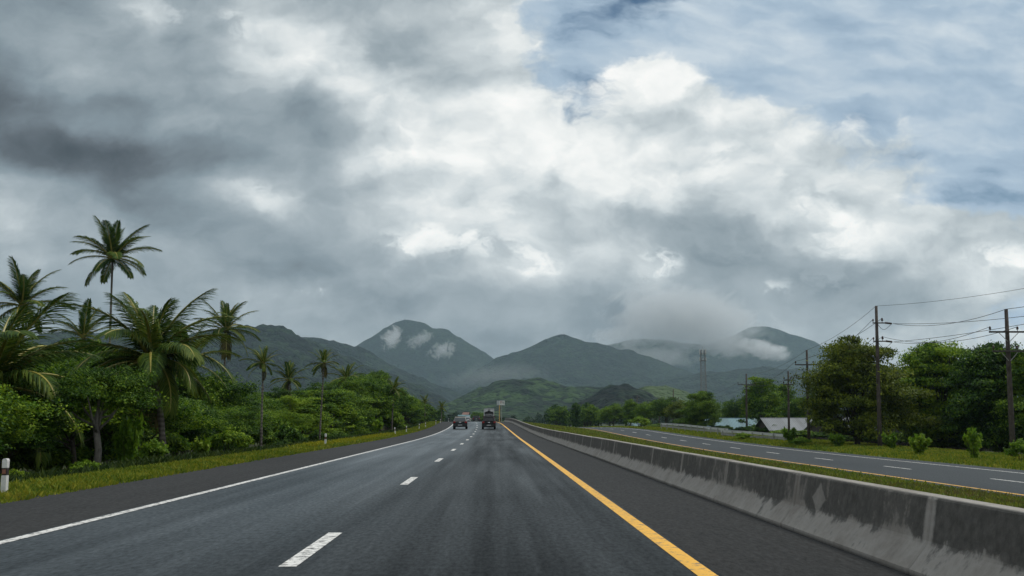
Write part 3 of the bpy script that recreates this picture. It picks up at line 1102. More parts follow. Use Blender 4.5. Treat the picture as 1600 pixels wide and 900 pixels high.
M['palm_old'] = make_leaf('old palm leaflets', (0.05, 0.05, 0.014), (0.10, 0.085, 0.022), (0.15, 0.12, 0.035), 0.2, 0.6, 0.3, 0.6)
M['palm_rib'] = simple('palm frond rib', (0.26, 0.23, 0.04), 0.5, 0.25)


def make_bark(name, a, b, ring=0.0):
    m, t = mat(name)
    O = t.node('ShaderNodeTexCoord').outputs['Object']
    n = t.noise(t.scale(O, (6, 6, 1.5)), 1.0, 6, 0.65)
    f = t.noise(O, 3.0, 4)
    z = t.xyz(O)[2]
    k = t.m('MULTIPLY_ADD', t.m('SUBTRACT', f, .5), .8, n)
    if ring:
        k = t.m('MULTIPLY_ADD', t.m('SINE', t.m('MULTIPLY_ADD', n, 2.0, t.m('MULTIPLY', z, ring))), 0.12, k)
    c = t.ramp(k, [(0.3, (*a, 1)), (0.7, (*b, 1))])
    finish(t, c, 0.9, k, 0.7, 0.03, spec=0.2)
    return m


M['bark'] = make_bark('bark', (0.035, 0.028, 0.022), (0.11, 0.095, 0.075))
M['bark_dark'] = make_bark('dark bark', (0.018, 0.014, 0.011), (0.05, 0.042, 0.033))
M['palm_bark'] = make_bark('palm bark', (0.07, 0.06, 0.05), (0.19, 0.17, 0.145), 38.0)

M['bark_pale'] = make_bark('pale bark', (0.08, 0.075, 0.065), (0.22, 0.205, 0.18))
RN = np.random.default_rng(11)


def leaf_quads(P, N, L, Wd, droop=0.25, rng=RN):
    """two-triangle folded leaves: P base points, N leaf normals, L length, Wd width"""
    n = len(P)
    N = N / (np.linalg.norm(N, axis=1, keepdims=True) + 1e-9)
    r = rng.normal(size=(n, 3))
    T = r - N * np.sum(r * N, 1, keepdims=True)
    T[:, 2] -= droop
    T /= np.linalg.norm(T, axis=1, keepdims=True) + 1e-9
    B = np.cross(N, T)
    L = L[:, None]
    Wd = Wd[:, None]
    a = P - T * L * .5
    b = P + B * Wd * .5 - N * L * .06
    c = P + T * L * .5 - N * L * .12
    d = P - B * Wd * .5 - N * L * .06
    V = np.stack([a, b, c, d], 1).reshape(-1, 3)
    Fq = np.arange(4 * n).reshape(n, 4)
    return V, Fq


def crown_points(rng, lobes, n, shell=0.55, clumps=14, sig=0.26):
    """points and outward normals spread in leafy sub-clumps over ellipsoid lobes"""
    vol = np.array([(l[3] * l[4]) ** 1.0 for l in lobes])
    cnt = np.maximum(1, (n * vol / vol.sum()).astype(int))
    Ps, Ns = [], []
    for (cx, cy_, cz, ra, rb), k in zip(lobes, cnt):
        q = rng.normal(size=(clumps, 3))
        q /= np.linalg.norm(q, axis=1, keepdims=True)
        q[:, 2] = np.where(q[:, 2] < -.45, -q[:, 2] * .5, q[:, 2])
        q *= (shell + (1 - shell) * rng.random((clumps, 1)) ** .5)
        i = rng.integers(0, clumps, k)
        off = rng.normal(size=(k, 3)) * sig
        off[:, 2] *= .6
        p = q[i] + off
        nn = p / (np.linalg.norm(p, axis=1, keepdims=True) + 1e-6)
        p = p * np.array([ra, ra, rb])
        Ps.append(p + np.array([cx, cy_, cz]))
        nm = nn * 0.55 + np.array([0, 0, .75]) + rng.normal(size=(k, 3)) * .45
        Ns.append(nm)
    return np.concatenate(Ps), np.concatenate(Ns)


def tree_proto(seed, H, Rr, style='round', n=12000, leaf=0.15, trunk_h=0.35, trunk_r=0.12):
    """trunk and crown meshes of a broadleaf tree (H high, crown radius Rr)"""
    rng = np.random.default_rng(seed)
    lobes = []
    if style == 'tier':
        nl = 34
        for i in range(nl):
            f = (i + .5) / nl
            z = H * (trunk_h + (1 - trunk_h - .08) * f)
            rad = Rr * (min(1, .8 + 1.0 * f) * (1 - .80 * max(0, f - .35) ** 1.3 / .58)) * rng.uniform(.6, 1.0)
            a = i * 2.4 + rng.uniform(-.5, .5)
            rr = rad * rng.uniform(.40, .92)
            s = Rr * rng.uniform(.16, .38)
            lobes.append((rr * math.cos(a), rr * math.sin(a), z, s, s * rng.uniform(.40, .62)))
        for j in range(5):
            lobes.append((rng.uniform(-.45, .45) * Rr, rng.uniform(-.45, .45) * Rr, H * rng.uniform(.86, .99), Rr * rng.uniform(.14, .3), H * rng.uniform(.03, .06)))
        lobes.append((0, 0, H * .62, Rr * .62, H * .26))
    elif style == 'tall':
        nl = 16
        for i in range(nl):
            f = (i + .5) / nl
            z = H * (trunk_h + (1 - trunk_h - .1) * f)
            rad = Rr * (1 - abs(f - .42) * 1.1) * rng.uniform(.6, 1)
            a = i * 2.4 + rng.uniform(-.4, .4)
            s = Rr * rng.uniform(.32, .5)
            lobes.append((rad * .62 * math.cos(a), rad * .62 * math.sin(a), z, s, s * rng.uniform(.7, 1.0)))
    else:
        nl = 18
        for i in range(nl):
            f = (i + .5) / nl
            ph = math.acos(1 - 1.55 * f)
            a = i * 2.4 + rng.uniform(-.4, .4)
            s = Rr * rng.uniform(.28, .46)
            rz = H * (1 - trunk_h) * .5
            k = rng.uniform(.5, .98)
            lobes.append((Rr * k * math.sin(ph) * math.cos(a), Rr * k * math.sin(ph) * math.sin(a),
                          H * trunk_h + rz * .9 + rz * k * math.cos(ph), s, s * rng.uniform(.55, .85)))
        lobes.append((0, 0, H * (trunk_h + .3), Rr * .55, H * .2))
    P, N = crown_points(rng, lobes, n)
    P[:, 2] = np.maximum(P[:, 2], .12 + .2 * rng.random(len(P)))
    L = leaf * rng.uniform(.6, 1.35, len(P))
    V, Fq = leaf_quads(P, N, L, L * rng.uniform(.42, .6, len(P)), .35, rng)
    crown = np_mesh('crown', V, Fq)
    # trunk and limbs
    mb = MB()
    tp = [(0, 0, -.35), (0.02 * H, 0, H * trunk_h * .5), (rng.uniform(-.03, .03) * H, rng.uniform(-.03, .03) * H, H * trunk_h), (0, 0, H * .62), (0, 0, H * .86)]
    mb.tube(tp, [trunk_r * 1.35, trunk_r, trunk_r * .85, trunk_r * .5, trunk_r * .12], 9)
    for l in lobes[::2]:
        z0 = H * trunk_h * rng.uniform(.75, 1.15)
        c = Vector(l[:3])
        s = Vector((0, 0, min(z0, c.z * .8)))
        mid = s.lerp(c, .5) + Vector((0, 0, -.04 * H))
        mb.tube([s, mid, c], [trunk_r * .45, trunk_r * .28, trunk_r * .08], 6)
    return mb, crown


PROTO = {}


def proto(key, leafmat, barkmat, **kw):
    mb, crown = tree_proto(**kw)
    tm = mb.mesh('trunk', barkmat, True)
    PROTO[key] = (tm, crown, kw['H'], kw['Rr'])
    crown.materials.append(leafmat)


def tree(key, loc, h, label, group=None, wide=1.0, leafmat=None, name='broadleaf_tree', rz=None):
    tm, cm, H, Rr = PROTO[key]
    e = empty(name, loc, rnd.uniform(0, 6.28) if rz is None else rz)
    s = h / H
    e.scale = (s * wide, s * wide, s)
    link('trunk', tm, e)
    c = link('crown', cm, e)
    if leafmat:
        c.material_slots[0].link = 'OBJECT'
        c.material_slots[0].material = leafmat
    return tag(e, label, 'tree', group)


def shrub_proto(key, seed, n, leaf, style='dome', leafmat=None):
    rng = np.random.default_rng(seed)
    lobes = []
    if style == 'dome':
        for i in range(9):
            a = i * 2.4
            r = .62 * math.sqrt((i + .5) / 9)
            lobes.append((r * math.cos(a), r * math.sin(a), .32 + .42 * (1 - r) * rng.uniform(.7, 1.25), rng.uniform(.24, .38), rng.uniform(.2, .3)))
        P, N = crown_points(rng, lobes, n, .5, 10, .3)
    else:                                                          # upright sprays of long leaves
        Ps, Ns = [], []
        for i in range(16):
            a = rng.uniform(0, 6.28)
            lean = rng.uniform(.1, .75)
            k = n // 16
            s = rng.random(k) ** .8
            top = rng.uniform(.6, 1.0)
            p = np.stack([lean * s ** 1.4 * math.cos(a), lean * s ** 1.4 * math.sin(a), s * top], 1) + rng.normal(size=(k, 3)) * .06
            Ps.append(p)
            Ns.append(rng.normal(size=(k, 3)) * .6 + np.array([math.cos(a) * .3, math.sin(a) * .3, .7]))
        P, N = np.concatenate(Ps), np.concatenate(Ns)
    P[:, 2] = np.maximum(P[:, 2], .02)
    L = leaf * rng.uniform(.6, 1.3, len(P))
    V, Fq = leaf_quads(P, N, L, L * rng.uniform(.35, .55, len(P)), .1, rng)
    me = np_mesh('foliage', V, Fq, leafmat)
    mb = MB()
    for i in range(7):
        a = i * .9
        mb.tube([(0, 0, -.1), (.18 * math.cos(a), .18 * math.sin(a), .3), (.4 * math.cos(a), .4 * math.sin(a), .6)], [.02, .014, .005], 5)
    PROTO[key] = (mb.mesh('stems', M['bark_dark'], True), me)


def shrub(key, loc, w, h, label, group=None, leafmat=None, name='shrub'):
    sm, fm = PROTO[key]
    e = empty(name, loc, rnd.uniform(0, 6.28))
    e.scale = (w / 2, w / 2, h)
    link('stem', sm, e)
    c = link('foliage', fm, e)
    if leafmat:
        c.material_slots[0].link = 'OBJECT'
        c.material_slots[0].material = leafmat
    return tag(e, label, 'shrub', group)


# ------------------------------------------------------------------ coconut palms
def frond_mesh(seed, arch, n=46, L=1.0, ll=0.27, lw=0.024, hang=0.5, old=False):
    """a unit frond along +X that rises and bows over; returns one mesh of rib and leaflets"""
    rng = np.random.default_rng(seed)
    s = np.linspace(0, 1, 17)
    ang = -arch * s ** 1.35                                        # pitch along the rib, relative to the base
    x = np.concatenate([[0], np.cumsum(np.cos((ang[1:] + ang[:-1]) / 2) * L / 16)])
    z = np.concatenate([[0], np.cumsum(np.sin((ang[1:] + ang[:-1]) / 2) * L / 16)])
    side = .06 * rng.normal() * s ** 2
    mb = MB()
    mb.tube([(a, b, c) for a, b, c in zip(x, side, z)], list(.017 * (1 - s) ** .7 + .003), 5)
    nv = len(mb.v)
    nf = len(mb.f)
    V, Fc = [], []
    for sg in (-1, 1):
        for i in range(n):
            t = .10 + .90 * (i + .5 + rng.uniform(-.25, .25)) / n
            px, pz, py = np.interp(t, s, x), np.interp(t, s, z), np.interp(t, s, side)
            pa = np.interp(t, s, ang)
            l = ll * (math.sin(math.pi * min(1, .16 + .78 * t)) ** .6) * rng.uniform(.85, 1.12)
            if t > .9:
                l *= .8
            f = Vector((math.cos(pa), 0, math.sin(pa)))
            up = Vector((-math.sin(pa), 0, math.cos(pa)))
            sd_ = Vector((0, sg, 0))
            fw = .55 + .75 * t
            dr = (sd_ * 1.0 + f * fw + up * rng.uniform(.10, .35)).normalized()
            wv = f.cross(dr).cross(dr).normalized() * lw * .5
            p0 = Vector((px, py, pz))
            h = hang * rng.uniform(.7, 1.3)
            p1 = p0 + dr * l * .5 + Vector((0, 0, -l * .10 * h))
            p2 = p0 + dr * l * .88 + Vector((0, 0, -l * .48 * h))
            p3 = p0 + dr * l * .98 + Vector((0, 0, -l * .80 * h))
            b = len(V)
            V += [p0 + wv * .5, p0 - wv * .5, p1 + wv, p1 - wv, p2 + wv * .7, p2 - wv * .7, p3]
            Fc += [(b, b + 1, b + 3, b + 2), (b + 2, b + 3, b + 5, b + 4), (b + 4, b + 5, b + 6)]
    mb.add(V, Fc)
    me = bpy.data.meshes.new('frond')
    me.from_pydata(mb.v, [], mb.f)
    me.materials.append(M['palm_rib'])
    me.materials.append(M['palm_old'] if old else M['palm_leaf'])
    me.polygons.foreach_set('material_index', np.array([0] * nf + [1] * (len(mb.f) - nf), np.int32))
    me.update()
    return me


FR_NEAR = [frond_mesh(30 + i, a, 66, 1.0, .19, .0140, .6) for i, a in enumerate((.55, .85, .95, 1.05))]
FR_FAR = [frond_mesh(40 + i, a, 36, 1.0, .18, .023, .6) for i, a in enumerate((.55, .85, .95, 1.05))]
FR_DROOP = [frond_mesh(60 + i, a, 88, 1.0, .20, .0125, 1.0) for i, a in enumerate((.7, 1.1, 1.35, 1.6))]
FR_OLD = [frond_mesh(50, 1.2, 34, .9, .25, .03, 1.6, True)]


def palm(px, py, Y, rpx, label, nf=20, near=False, lean=0.0, up=0.0, old=2, seed=1, trunk=0.14, base=None, start=0.0):
    """coconut palm whose crown heart shows at (px, py) at distance Y; fronds as long as rpx pixels"""
    rg = random.Random(seed)
    top = at(px, py, Y)
    g = on_ground(px + lean, Y) if base is None else on_ground(base, Y)
    e = empty('coconut_palm', g)
    h = top - g
    mb = MB()
    pts, rad = [], []
    for i in range(15):
        s = i / 14
        pts.append((h.x * (s ** 1.6), h.y * s + .12 * math.sin(s * 3.1 + seed), -.3 + (h.z + .3) * s))
        rad.append(trunk * (1.5 - .62 * min(1, s * 6)) * (1 - .30 * s) + .012 * math.sin(i * 2.1))
    mb.tube(pts, rad, 10)
    mb.build('trunk', M['palm_bark'], e, smooth=True)
    L = rpx / F * Y
    fm = (FR_DROOP if near == 'droop' else FR_NEAR) if near else FR_FAR
    for i in range(nf):
        f = (i + .5) / nf
        az = start + i * 2.39996 + rg.uniform(-.25, .25)
        el = R(84 - 106 * f ** 1.1 + up * (1 - f) + rg.uniform(-7, 7))
        ln = L * (1.02 + .22 * math.sin(math.pi * min(1, f * 1.15))) * rg.uniform(.88, 1.08)
        if f < .16:
            ln *= .86
        k = 0 if f < .25 else (1 if f < .55 else (2 if f < .8 else rg.choice((1, 2, 3))))
        o = link('frond', fm[k], e, (h.x, h.y, h.z), (rg.uniform(-.25, .25), -el, az))
        o.rotation_mode = 'XYZ'
        o.scale = (ln, ln, ln)
    for i in range(old):
        az = rg.uniform(0, 6.28)
        o = link('frond', FR_OLD[0], e, (h.x, h.y, h.z - .1 * L * .3), (0, R(rg.uniform(38, 62)), az))
        o.scale = (L * .95,) * 3
        o['label'] = 'browning old frond hanging down'
    hb = MB()
    for i in range(7):
        a = rg.uniform(0, 6.28)
        r = .09 * L ** .5
        cx_, cy_, cz_ = r * 1.1 * math.cos(a), r * 1.1 * math.sin(a), -rg.uniform(.08, .30)
        hb.lathe([(.02, -.10), (.075, -.06), (.095, 0), (.07, .07), (.015, .10)], 8, (h.x + cx_, h.y + cy_, h.z + cz_))
    hb.build('coconut_cluster', M['coconut'], e, smooth=True)
    return tag(e, label, 'palm tree', 'coconut palms left of the road')


M['coconut'] = simple('coconuts', (0.10, 0.10, 0.03), 0.5, 0.3)

palm(176, 404, 100, 62, 'tallest coconut palm, standing alone high above the trees at the left', 24, True, -8, 4, 0, 3, .15, start=.4)
palm(34, 478, 78, 66, 'coconut palm with bowed crown at the far left edge below the tallest palm', 22, True, 6, 10, 0, 4, .15, start=1.0)
palm(130, 528, 84, 52, 'young palm with upright feathery fronds below the tallest palm', 15, True, 0, 14, 0, 5, .13, start=.2)
palm(236, 564, 38, 122, 'big leaning coconut palm with long drooping fronds in front of the wood', 30, 'droop', 22, 0, 2, 6, .15, start=.9)
palm(-14, 606, 32, 160, 'nearest coconut palm, its yellow-ribbed fronds reaching in from the left edge', 28, 'droop', 0, 6, 1, 7, .17, start=.2)
palm(287, 566, 62, 74, 'coconut palm half hidden behind the big drooping palm', 18, True, 0, 6, 2, 8, .15, start=1.7)
palm(353, 516, 108, 52, 'tall coconut palm right of the big drooping palm', 22, True, -4, 6, 1, 9, .15, start=.0)
palm(411, 568, 52, 31, 'slender palm with pale straight trunk at the edge of the wood', 18, False, -1, 6, 1, 10, .065, start=.5)
palm(451, 594, 98, 31, 'short full-crowned palm between two slender palms', 18, False, 0, 4, 2, 11, .12, start=1.2)
palm(506, 568, 69, 26, 'slender palm with leaning trunk above the second roadside post', 17, False, -6, 6, 1, 12, .07, start=2.0)
palm(541, 592, 118, 28, 'palm with spreading crown just right of the leaning slender palm', 17, False, 0, 2, 2, 13, .12, start=.3)
palm(616, 608, 113, 22, 'farthest palm, standing by the verge where the wood thins out', 17, False, -4, 2, 2, 14, .11, start=.7)
palm(664, 629, 190, 14, 'tiny far palm above the end of the left wood, nearer the posts', 15, False, 0, 2, 0, 15, .12, start=.7)
palm(690, 637, 230, 12, 'tiniest far palm, closest to where the road disappears', 15, False, 0, 2, 0, 16, .12, start=1.3)

# ------------------------------------------------------------------ the wood left of the road
proto('round_a', M['leaf_mid'], M['bark'], seed=1, H=6, Rr=2.6, style='round', n=24000, leaf=.16, trunk_h=.22, trunk_r=.12)
proto('round_b', M['leaf_deep'], M['bark'], seed=2, H=6, Rr=2.9, style='round', n=24000, leaf=.17, trunk_h=.18, trunk_r=.13)
proto('tall_a', M['leaf_deep'], M['bark'], seed=3, H=7, Rr=2.3, style='tall', n=22000, leaf=.17, trunk_h=.2, trunk_r=.12)
proto('tier_a', M['leaf_mid'], M['bark'], seed=4, H=6, Rr=3.0, style='tier', n=24000, leaf=.17, trunk_h=.22, trunk_r=.13)
proto('tier_b', M['leaf_olive'], M['bark_dark'], seed=5, H=9, Rr=6.4, style='tier', n=62000, leaf=.26, trunk_h=.10, trunk_r=.26)
proto('tier_c', M['leaf_mid'], M['bark_dark'], seed=6, H=9, Rr=5.6, style='tier', n=62000, leaf=.26, trunk_h=.11, trunk_r=.25)
proto('wood_a', M['leaf_mid'], M['bark'], seed=14, H=6, Rr=2.9, style='round', n=24000, leaf=.15, trunk_h=.42, trunk_r=.10)
proto('wood_b', M['leaf_deep'], M['bark'], seed=15, H=6, Rr=2.7, style='tier', n=24000, leaf=.16, trunk_h=.40, trunk_r=.09)
proto('wood_c', M['leaf_mid'], M['bark_pale'], seed=16, H=6, Rr=2.6, style='round', n=22000, leaf=.15, trunk_h=.5, trunk_r=.19)
proto('far_a', M['leaf_deep'], M['bark_dark'], seed=7, H=8, Rr=3.4, style='round', n=5000, leaf=.5, trunk_h=.15, trunk_r=.16)
proto('far_b', M['leaf_deep'], M['bark_dark'], seed=8, H=9, Rr=2.6, style='tall', n=5000, leaf=.5, trunk_h=.12, trunk_r=.16)
shrub_proto('dome', 21, 3200, .15, 'dome', M['leaf_fresh'])
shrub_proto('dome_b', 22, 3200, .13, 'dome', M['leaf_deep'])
shrub_proto('spray', 23, 1500, .26, 'spray', M['leaf_fresh'])

SKYLINE = ([-400, 0, 60, 110, 150, 190, 250, 300, 345, 380, 430, 470, 510, 560, 600, 640, 670, 700, 730],
           [470, 530, 540, 545, 540, 560, 578, 580, 592, 598, 610, 612, 602, 588, 590, 620, 628, 635, 645])
LOOK = {'round_a': 'leafy mid-green tree', 'round_b': 'dense dark green tree', 'tall_a': 'narrow dark green tree', 'tier_a': 'tree with layered green boughs', 'wood_a': 'round-crowned green tree', 'wood_b': 'dark green layered tree'}
ADJ = {0: 'front row', 1: 'second row', 2: 'third row'}


def left_wood():
    rows = [(-13.6, 17, 1.12, .98), (-18.5, 22, 1.15, 1.06), (-25.0, 32, 1.16, 1.02)]
    keys = ['round_a', 'tall_a', 'round_b', 'tier_a']
    for r, (x0, d, q, hs) in enumerate(rows):
        i = 0
        while d < 210:
            x = x0 + rnd.uniform(-1.0, .6)
            X = x + float(xc(d))
            px = 774 + X / d * F
            g = float(ground_z(x, d))
            ys = np.interp(px, *SKYLINE)
            H = (657 - ys) / F * d + CAM_H - g
            H = max(2.4, H * hs * rnd.uniform(.86, 1.04) * (.74 if r == 0 and d < 70 else 1.0))
            k = keys[(i * 3 + r * 2 + rnd.randint(0, 1)) % 4]
            if r == 0 and d < 75:
                k = ('wood_a', 'wood_b')[i % 2]
            lm = None
            if k == 'round_a' and rnd.random() < .3:
                lm = M['leaf_fresh'] if d > 90 and rnd.random() < .5 else M['leaf_mid']
            wide = min(1.5, max(.8, 1.25 * 5.0 / H))
            # slender palms stand free in front
            tree(k, (X, d, g - .05), H, '%s, %s from the camera in the %s at left' % (LOOK[k], ordinal(i), ADJ[r]), 'trees of the wood left of the road', wide, lm)
            i += 1
            d = d * q + rnd.uniform(-.4, .6) if d < 90 else d + 9 + rnd.uniform(-1.5, 1.5)


left_wood()
for key, px, Y, ytop, wide, lm, lab in [
        ('round_a', 148, 41, 541, 1.25, M['leaf_mid'], 'tall leafy green tree left of the big drooping palm'),
        ('wood_c', 153, 30.5, 572, 1.0, M['leaf_deep'], 'tree with thick pale trunk standing in the dark wood at left'),
        ('tier_a', 78, 46, 548, 1.2, M['leaf_deep'], 'dark layered tree under the far-left bowed palm'),
        ('wood_a', 20, 33, 596, 1.0, M['leaf_mid'], 'green tree behind the fronds of the nearest palm'),
        ('round_b', 322, 66, 578, 1.2, None, 'dense dark tree between the big palm and the pale slender trunk'),
        ('round_a', 566, 112, 585, 1.2, M['leaf_mid'], 'tall bright tree between the two farthest palms'),
        ('tall_a', 592, 118, 592, 1.3, M['leaf_mid'], 'tall green tree just left of the farthest palm'),
        ('round_a', 748, 400, 643, 1.5, M['leaf_mid'], 'rounded green tree where the road disappears')]:
    p = on_ground(px, Y)
    h = at(px, ytop, Y).z - p.z
    tree(key, (p.x, Y, p.z - .05), h, lab, 'trees of the wood left of the road', wide, lm)

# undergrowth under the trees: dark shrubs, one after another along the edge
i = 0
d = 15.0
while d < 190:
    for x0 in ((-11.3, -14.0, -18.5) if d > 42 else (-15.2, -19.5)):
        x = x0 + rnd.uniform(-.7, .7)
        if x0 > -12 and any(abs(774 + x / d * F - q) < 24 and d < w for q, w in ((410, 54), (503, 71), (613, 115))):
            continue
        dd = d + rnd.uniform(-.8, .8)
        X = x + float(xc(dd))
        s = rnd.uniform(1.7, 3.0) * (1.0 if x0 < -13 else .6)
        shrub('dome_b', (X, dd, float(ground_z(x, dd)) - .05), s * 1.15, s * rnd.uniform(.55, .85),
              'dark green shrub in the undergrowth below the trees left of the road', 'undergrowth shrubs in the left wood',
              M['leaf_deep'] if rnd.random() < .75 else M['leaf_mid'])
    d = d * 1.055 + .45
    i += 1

# bright weeds and bushes along the left verge: pixel, base row, width and height in metres, look
for px, py, w_, h_, key, lab in [
        (70, 754, 1.5, 1.0, 'dome', 'loose green bush at the wood edge behind the nearest white post'),
        (278, 727, 1.3, 1.5, 'spray', 'upright bush with broad bright leaves below the big drooping palm'),
        (322, 722, 1.3, .9, 'dome', 'low bright green bush between upright bush and slender palm'),
        (352, 712, 1.5, 1.3, 'dome', 'leafy yellow-green bush left of the pale slender trunk'),
        (385, 712, 1.3, .8, 'spray', 'low bright weed bush just left of the pale slender trunk'),
        (432, 703, 1.6, 1.0, 'dome', 'bright bush just right of the pale slender trunk'),
        (470, 698, 2.1, 1.3, 'dome', 'yellow-green bush left of the second white post'),
        (488, 695, 1.8, 1.4, 'spray', 'spiky bright bush beside the second white post'),
        (556, 684, 3.0, 1.9, 'dome', 'large bright bush on the sunny verge beyond the second white post'),
        (585, 681, 2.2, 1.6, 'spray', 'bright weeds right of the large verge bush'),
        (300, 735, 1.1, .45, 'dome', 'ground-hugging green weed at the shaded wood edge'),
        (150, 748, .9, .4, 'dome', 'small weed clump by the thick trunk near the left edge'),
        (640, 672, 3.0, 2.2, 'dome', 'green bush below the farthest palm'),
        (526, 688, 2.0, 1.0, 'dome', 'low green bush just right of the second white post')]:
    p = gpt(px, py)
    if p.x > -10.6 + float(xc(p.y)):
        p = Vector((-10.7 + float(xc(p.y)), p.y, 0))
    x = p.x - float(xc(p.y))
    shrub(key, (p.x, p.y, float(ground_z(x, p.y)) - .03), w_, h_, lab, 'bright bushes along the left verge', None, 'bush')

# ------------------------------------------------------------------ trees right of the road
for key, px, Y, h, wide, lm, lab in [
        ('tier_b', 1337, 96, 9.5, .92, None, 'broad olive-green tree with layered boughs beside the tallest utility pole'),
        ('tier_c', 1468, 101, 10.3, .98, None, 'tall spreading green tree between the two tallest utility poles'),
        ('tier_c', 1566, 92, 9.7, .92, M['leaf_deep'], 'dark green tree behind the rightmost utility pole'),
        ('tier_c', 1650, 88, 9.2, .9, M['leaf_deep'], 'dark tree cut off by the right edge of the photo'),
        ('tier_a', 1192, 165, 8.8, 1.05, M['leaf_mid'], 'bright green tree between two poles with single crossarms'),
        ('tier_a', 1226, 172, 8.4, 1.0, M['leaf_mid'], 'bright green tree left of the broad olive tree'),
        ('tier_b', 1098, 178, 6.4, .92, M['leaf_deep'], 'dark flat-topped tree below the lattice tower'),
        ('round_a', 1040, 215, 6.6, 1.1, M['leaf_deep'], 'dark tree left of the flat-topped tree below the tower'),
        ('round_b', 1068, 200, 5.6, 1.1, M['leaf_olive'], 'olive tree behind the thin far utility pole'),
        ('round_a', 1012, 245, 6.6, 1.1, None, 'rounded green tree beyond the guard rail'),
        ('tall_a', 985, 262, 7.2, 1.1, None, 'tall dark tree at the bend of the far carriageway'),
        ('round_b', 958, 285, 6.8, 1.1, None, 'dense dark tree behind the far white posts'),
        ('round_a', 1150, 205, 7.0, 1.0, M['leaf_deep'], 'dark tree behind the teal-roofed shed'),
        ('round_b', 1258, 150, 6.4, 1.0, M['leaf_deep'], 'dark tree between the bright trees and the olive tree'),
        ('round_a', 1402, 124, 8.2, 1.1, M['leaf_deep'], 'dark tree seen in the gap between olive tree and spreading tree'),
        ('round_b', 1520, 130, 8.0, 1.1, M['leaf_deep'], 'dark tree behind the spreading tree at the right')]:
    p = on_ground(px, Y)
    tree(key, (p.x, Y, p.z - .05), h, lab, 'trees along the right side', wide, lm)

i = 0
for row, (Y0, x0) in enumerate([(300, 26), (330, 34)]):
    for j in range(9):
        Y = Y0 + j * 17 + rnd.uniform(-5, 5)
        x = x0 + rnd.uniform(-2, 6) + j * .5
        X = x + float(xc(Y))
        h = rnd.uniform(6.0, 9.5)
        tree(('far_a', 'far_b')[rnd.randint(0, 1)], (X, Y, float(ground_z(x, Y)) - .1), h,
             'far dark tree, %s from the camera in the %s beside the far carriageway' % (ordinal(j), ('front line', 'back line')[row]), 'far trees right of the road', rnd.uniform(.9, 1.2))
for row, (Y0, x0) in enumerate([(215, -15), (230, -22)]):
    for j in range(9):
        Y = Y0 + j * 17 + rnd.uniform(-5, 5)
        x = x0 + rnd.uniform(-2.0, 2.0)
        X = x + float(xc(Y))
        h = rnd.uniform(4.6, 7.6)
        tree(('far_a', 'far_b')[rnd.randint(0, 1)], (X, Y, float(ground_z(x, Y)) - .1), h,
             'far dark tree, %s from the camera in the %s where the left wood ends' % (ordinal(j), ('front line', 'back line')[row]), 'far trees at the end of the left wood', rnd.uniform(.8, 1.1))

# green bushes on the right verge
for px, py, w_, h_, key, lab in [
        (1237, 697, 2.2, 1.5, 'spray', 'bright bush at the end of the guard rail'),
        (1252, 698, 2.0, .9, 'dome', 'low dark bush right of the guard rail end'),
        (1437, 711, 2.6, 1.35, 'spray', 'sprawling bright bush on the verge below the spreading tree'),
        (1522, 718, 2.0, 1.75, 'spray', 'upright yellow-green bush on the verge left of the rightmost pole'),
        (1395, 703, 2.0, 1.3, 'spray', 'thin bright weeds under the olive tree'),
        (1000, 677, 4.5, 2.0, 'dome', 'green bush at the left end of the guard rail'),
        (975, 672, 4.0, 1.6, 'dome', 'dark bush by the far white posts'),
        (1160, 690, 2.4, .8, 'dome', 'low weeds in front of the guard rail'),
        (1310, 699, 2.2, 1.1, 'spray', 'weeds in the shade of the olive tree'),
        (1596, 722, 1.8, 1.3, 'dome', 'green bush at the right edge beside the rightmost pole')]:
    p = gpt(px, py)
    if p.x - float(xc(p.y)) < 26.6:
        for d in range(60, 400):
            if at(px, 657, d).x - float(xc(d)) > 27.0:
                p = on_ground(px, d)
                break
    shrub(key, (p.x, p.y, p.z - .03), w_, h_, lab, 'bushes on the right verge', None, 'bush')

# dark undergrowth below the right-hand trees
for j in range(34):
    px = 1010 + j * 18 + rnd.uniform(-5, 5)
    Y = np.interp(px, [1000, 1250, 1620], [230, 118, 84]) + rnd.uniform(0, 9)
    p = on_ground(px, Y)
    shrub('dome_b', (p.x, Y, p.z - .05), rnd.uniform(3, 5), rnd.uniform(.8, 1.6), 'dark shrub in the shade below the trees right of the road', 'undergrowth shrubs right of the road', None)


# the far-off wood at the foot of the hills: reads as one mass
def far_wood():
    rng = np.random.default_rng(77)
    V, Fq = [], []
    b = 0
    for i in range(620):
        Y = rng.uniform(420, 1000)
        x = rng.uniform(-.62, .62) * Y
        if abs(x - float(xc(min(Y, 640)))) < 26 and Y < 640:
            continue
        if Y < 660 and -6 < x - float(xc(Y)) < 24:
            continue
        h = rng.uniform(6, 12)
        r = rng.uniform(3.0, 5.5)
        k = 190
        q = rng.normal(size=(k, 3))
        q /= np.linalg.norm(q, axis=1, keepdims=True)
        q[:, 2] = np.abs(q[:, 2]) * 1.2 - .35
        P = q * np.array([r, r, h * .5]) * (.6 + .4 * rng.random((k, 1))) + np.array([x, Y, h * .5 - 3.4])
        v, f = leaf_quads(P, q + np.array([0, 0, .5]) + rng.normal(size=(k, 3)) * .3, rng.uniform(1.2, 2.4, k), rng.uniform(.9, 1.6, k), .3, rng)
        V.append(v)
        Fq.append(f + b)
        b += len(v)
    o = link('far_wood', np_mesh('far_wood', np.concatenate(V), np.concatenate(Fq), M['leaf_far']))
    tag(o, 'far-off dark wood at the foot of the hills', None, None, 'stuff')


far_wood()


